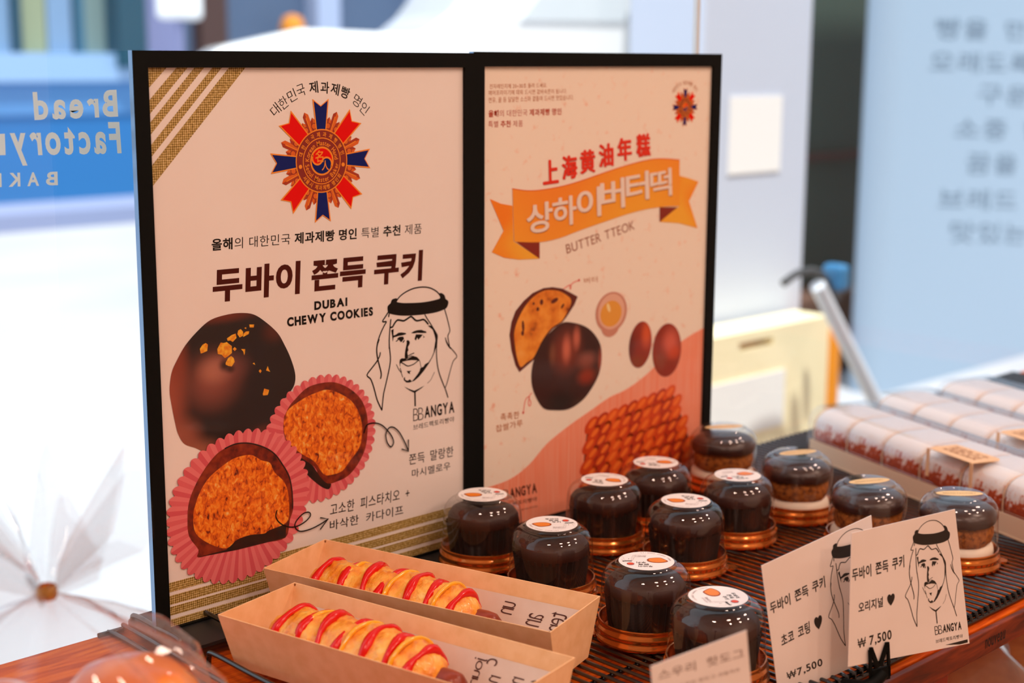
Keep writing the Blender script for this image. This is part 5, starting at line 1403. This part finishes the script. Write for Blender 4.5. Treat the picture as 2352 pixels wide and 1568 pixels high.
MB().box((sx0, .04, sl - .012), (sx1, .06, sl + .006)).build('handle_slot', mat('orange_plastic', (240, 150, 20), rough=.45), yb)
MB().box((hw3, -.01, 0), (hw3 + .045, .11, zh - .03)).build('end_post', mat('orange_plastic', (240, 150, 20), rough=.45), yb, bevel=.015)
a = at(1625, 905, YB); c = at(1800, 860, YB)
MB().box((a.x - yb.location.x, -.004, at(1700, 1000, YB).z - GROUND), (c.x - yb.location.x, -.001, at(1700, 870, YB).z - GROUND)).build('label', mat('barrier_label', (250, 250, 248), rough=.5), yb)
# kick scooter
YS = .90
hb, lo_ = at(1878, 655, YS), at(1992, 885, YS)
sc = empty('kick_scooter', (hb.x, YS, GROUND)); tag(sc, 'kick scooter with a grey stem and blue handlebar unit outside', 'scooter')
L3 = lambda p: (p.x - hb.x, p.y - YS, p.z - GROUND)
base = (L3(lo_)[0] + (L3(lo_)[0] - 0) * ((L3(hb)[2] - .16) / max(.01, L3(hb)[2] - L3(lo_)[2]) - 1), .0, .16)
MB().tube([L3(hb), base], .017, 16).build('stem', mat('scooter_grey', (222, 230, 242), rough=.5), sc, smooth=True)
MB().tube(smooth_path([L3(at(1800, 650, YS)), L3(at(1832, 628, YS)), L3(at(1870, 622, YS)), L3(at(1895, 640, YS)), L3(at(1905, 668, YS)), L3(at(1922, 690, YS))], 5), .0085, 10).build('handlebar', mat('scooter_dark', (58, 62, 66), rough=.5), sc, smooth=True)
pb = L3(at(1918, 632, YS)); 
MB().box((pb[0] - .018, -.03, pb[2] - .034), (pb[0] + .019, .026, pb[2] + .026)).build('display_unit', mat('scooter_blue', (40, 118, 170), rough=.4), sc, bevel=.012)
pb = L3(at(1950, 655, YS)); MB().box((pb[0] - .013, .026, pb[2] - .04), (pb[0] + .013, .055, pb[2] + .02)).build('bracket', mat('scooter_dark', (58, 62, 66), rough=.5), sc, bevel=.01)
MB().box((base[0] - .05, -.07, .09), (base[0] + .55, .07, .13)).build('deck', mat('scooter_dark', (58, 62, 66), rough=.5), sc, bevel=.01)
for xx in (base[0], base[0] + .55):
    q = MB().lathe([(.0, -.02), (.07, -.02), (.085, -.012), (.085, .012), (.07, .02), (.0, .02)], 28, cap=False).build('wheel', M_TYRE, sc, smooth=True); q.rotation_euler = (radians(90), 0, 0); q.location = (xx, 0, .085)
MB().tube([base, (base[0], 0, .09)], .018, 10).build('fork', mat('scooter_dark', (58, 62, 66), rough=.5), sc)
# contents of the lower shelf on the right
lowz = SHELF - .0205 - .28
p = at(2330, 1540, -.25)
lb_ = empty('bread_bag', (.66, -.22, lowz)); tag(lb_, 'clear bag of bread on the lower shelf under the cakes', 'bag')
b = MB().lathe([(.0, .001), (.10, .001), (.125, .03), (.13, .10), (.115, .17), (.08, .205), (.03, .225), (.0, .228)], 48, cap=False, wave=lambda a, j, r, z: .008 * sin(7 * a + j) * (r > .02))
b.build('bag_body', M_BAG, lb_, smooth=True)
o = MB().lathe([(.0, -.05), (.06, -.045), (.085, -.01), (.08, .03), (.05, .055), (.0, .062)], 36, cap=False).build('bread_loaf', M_BUN2, smooth=True); o.location = (.66, -.22, lowz + .056); tag(o, 'round loaf inside the bag on the lower shelf', 'bread')
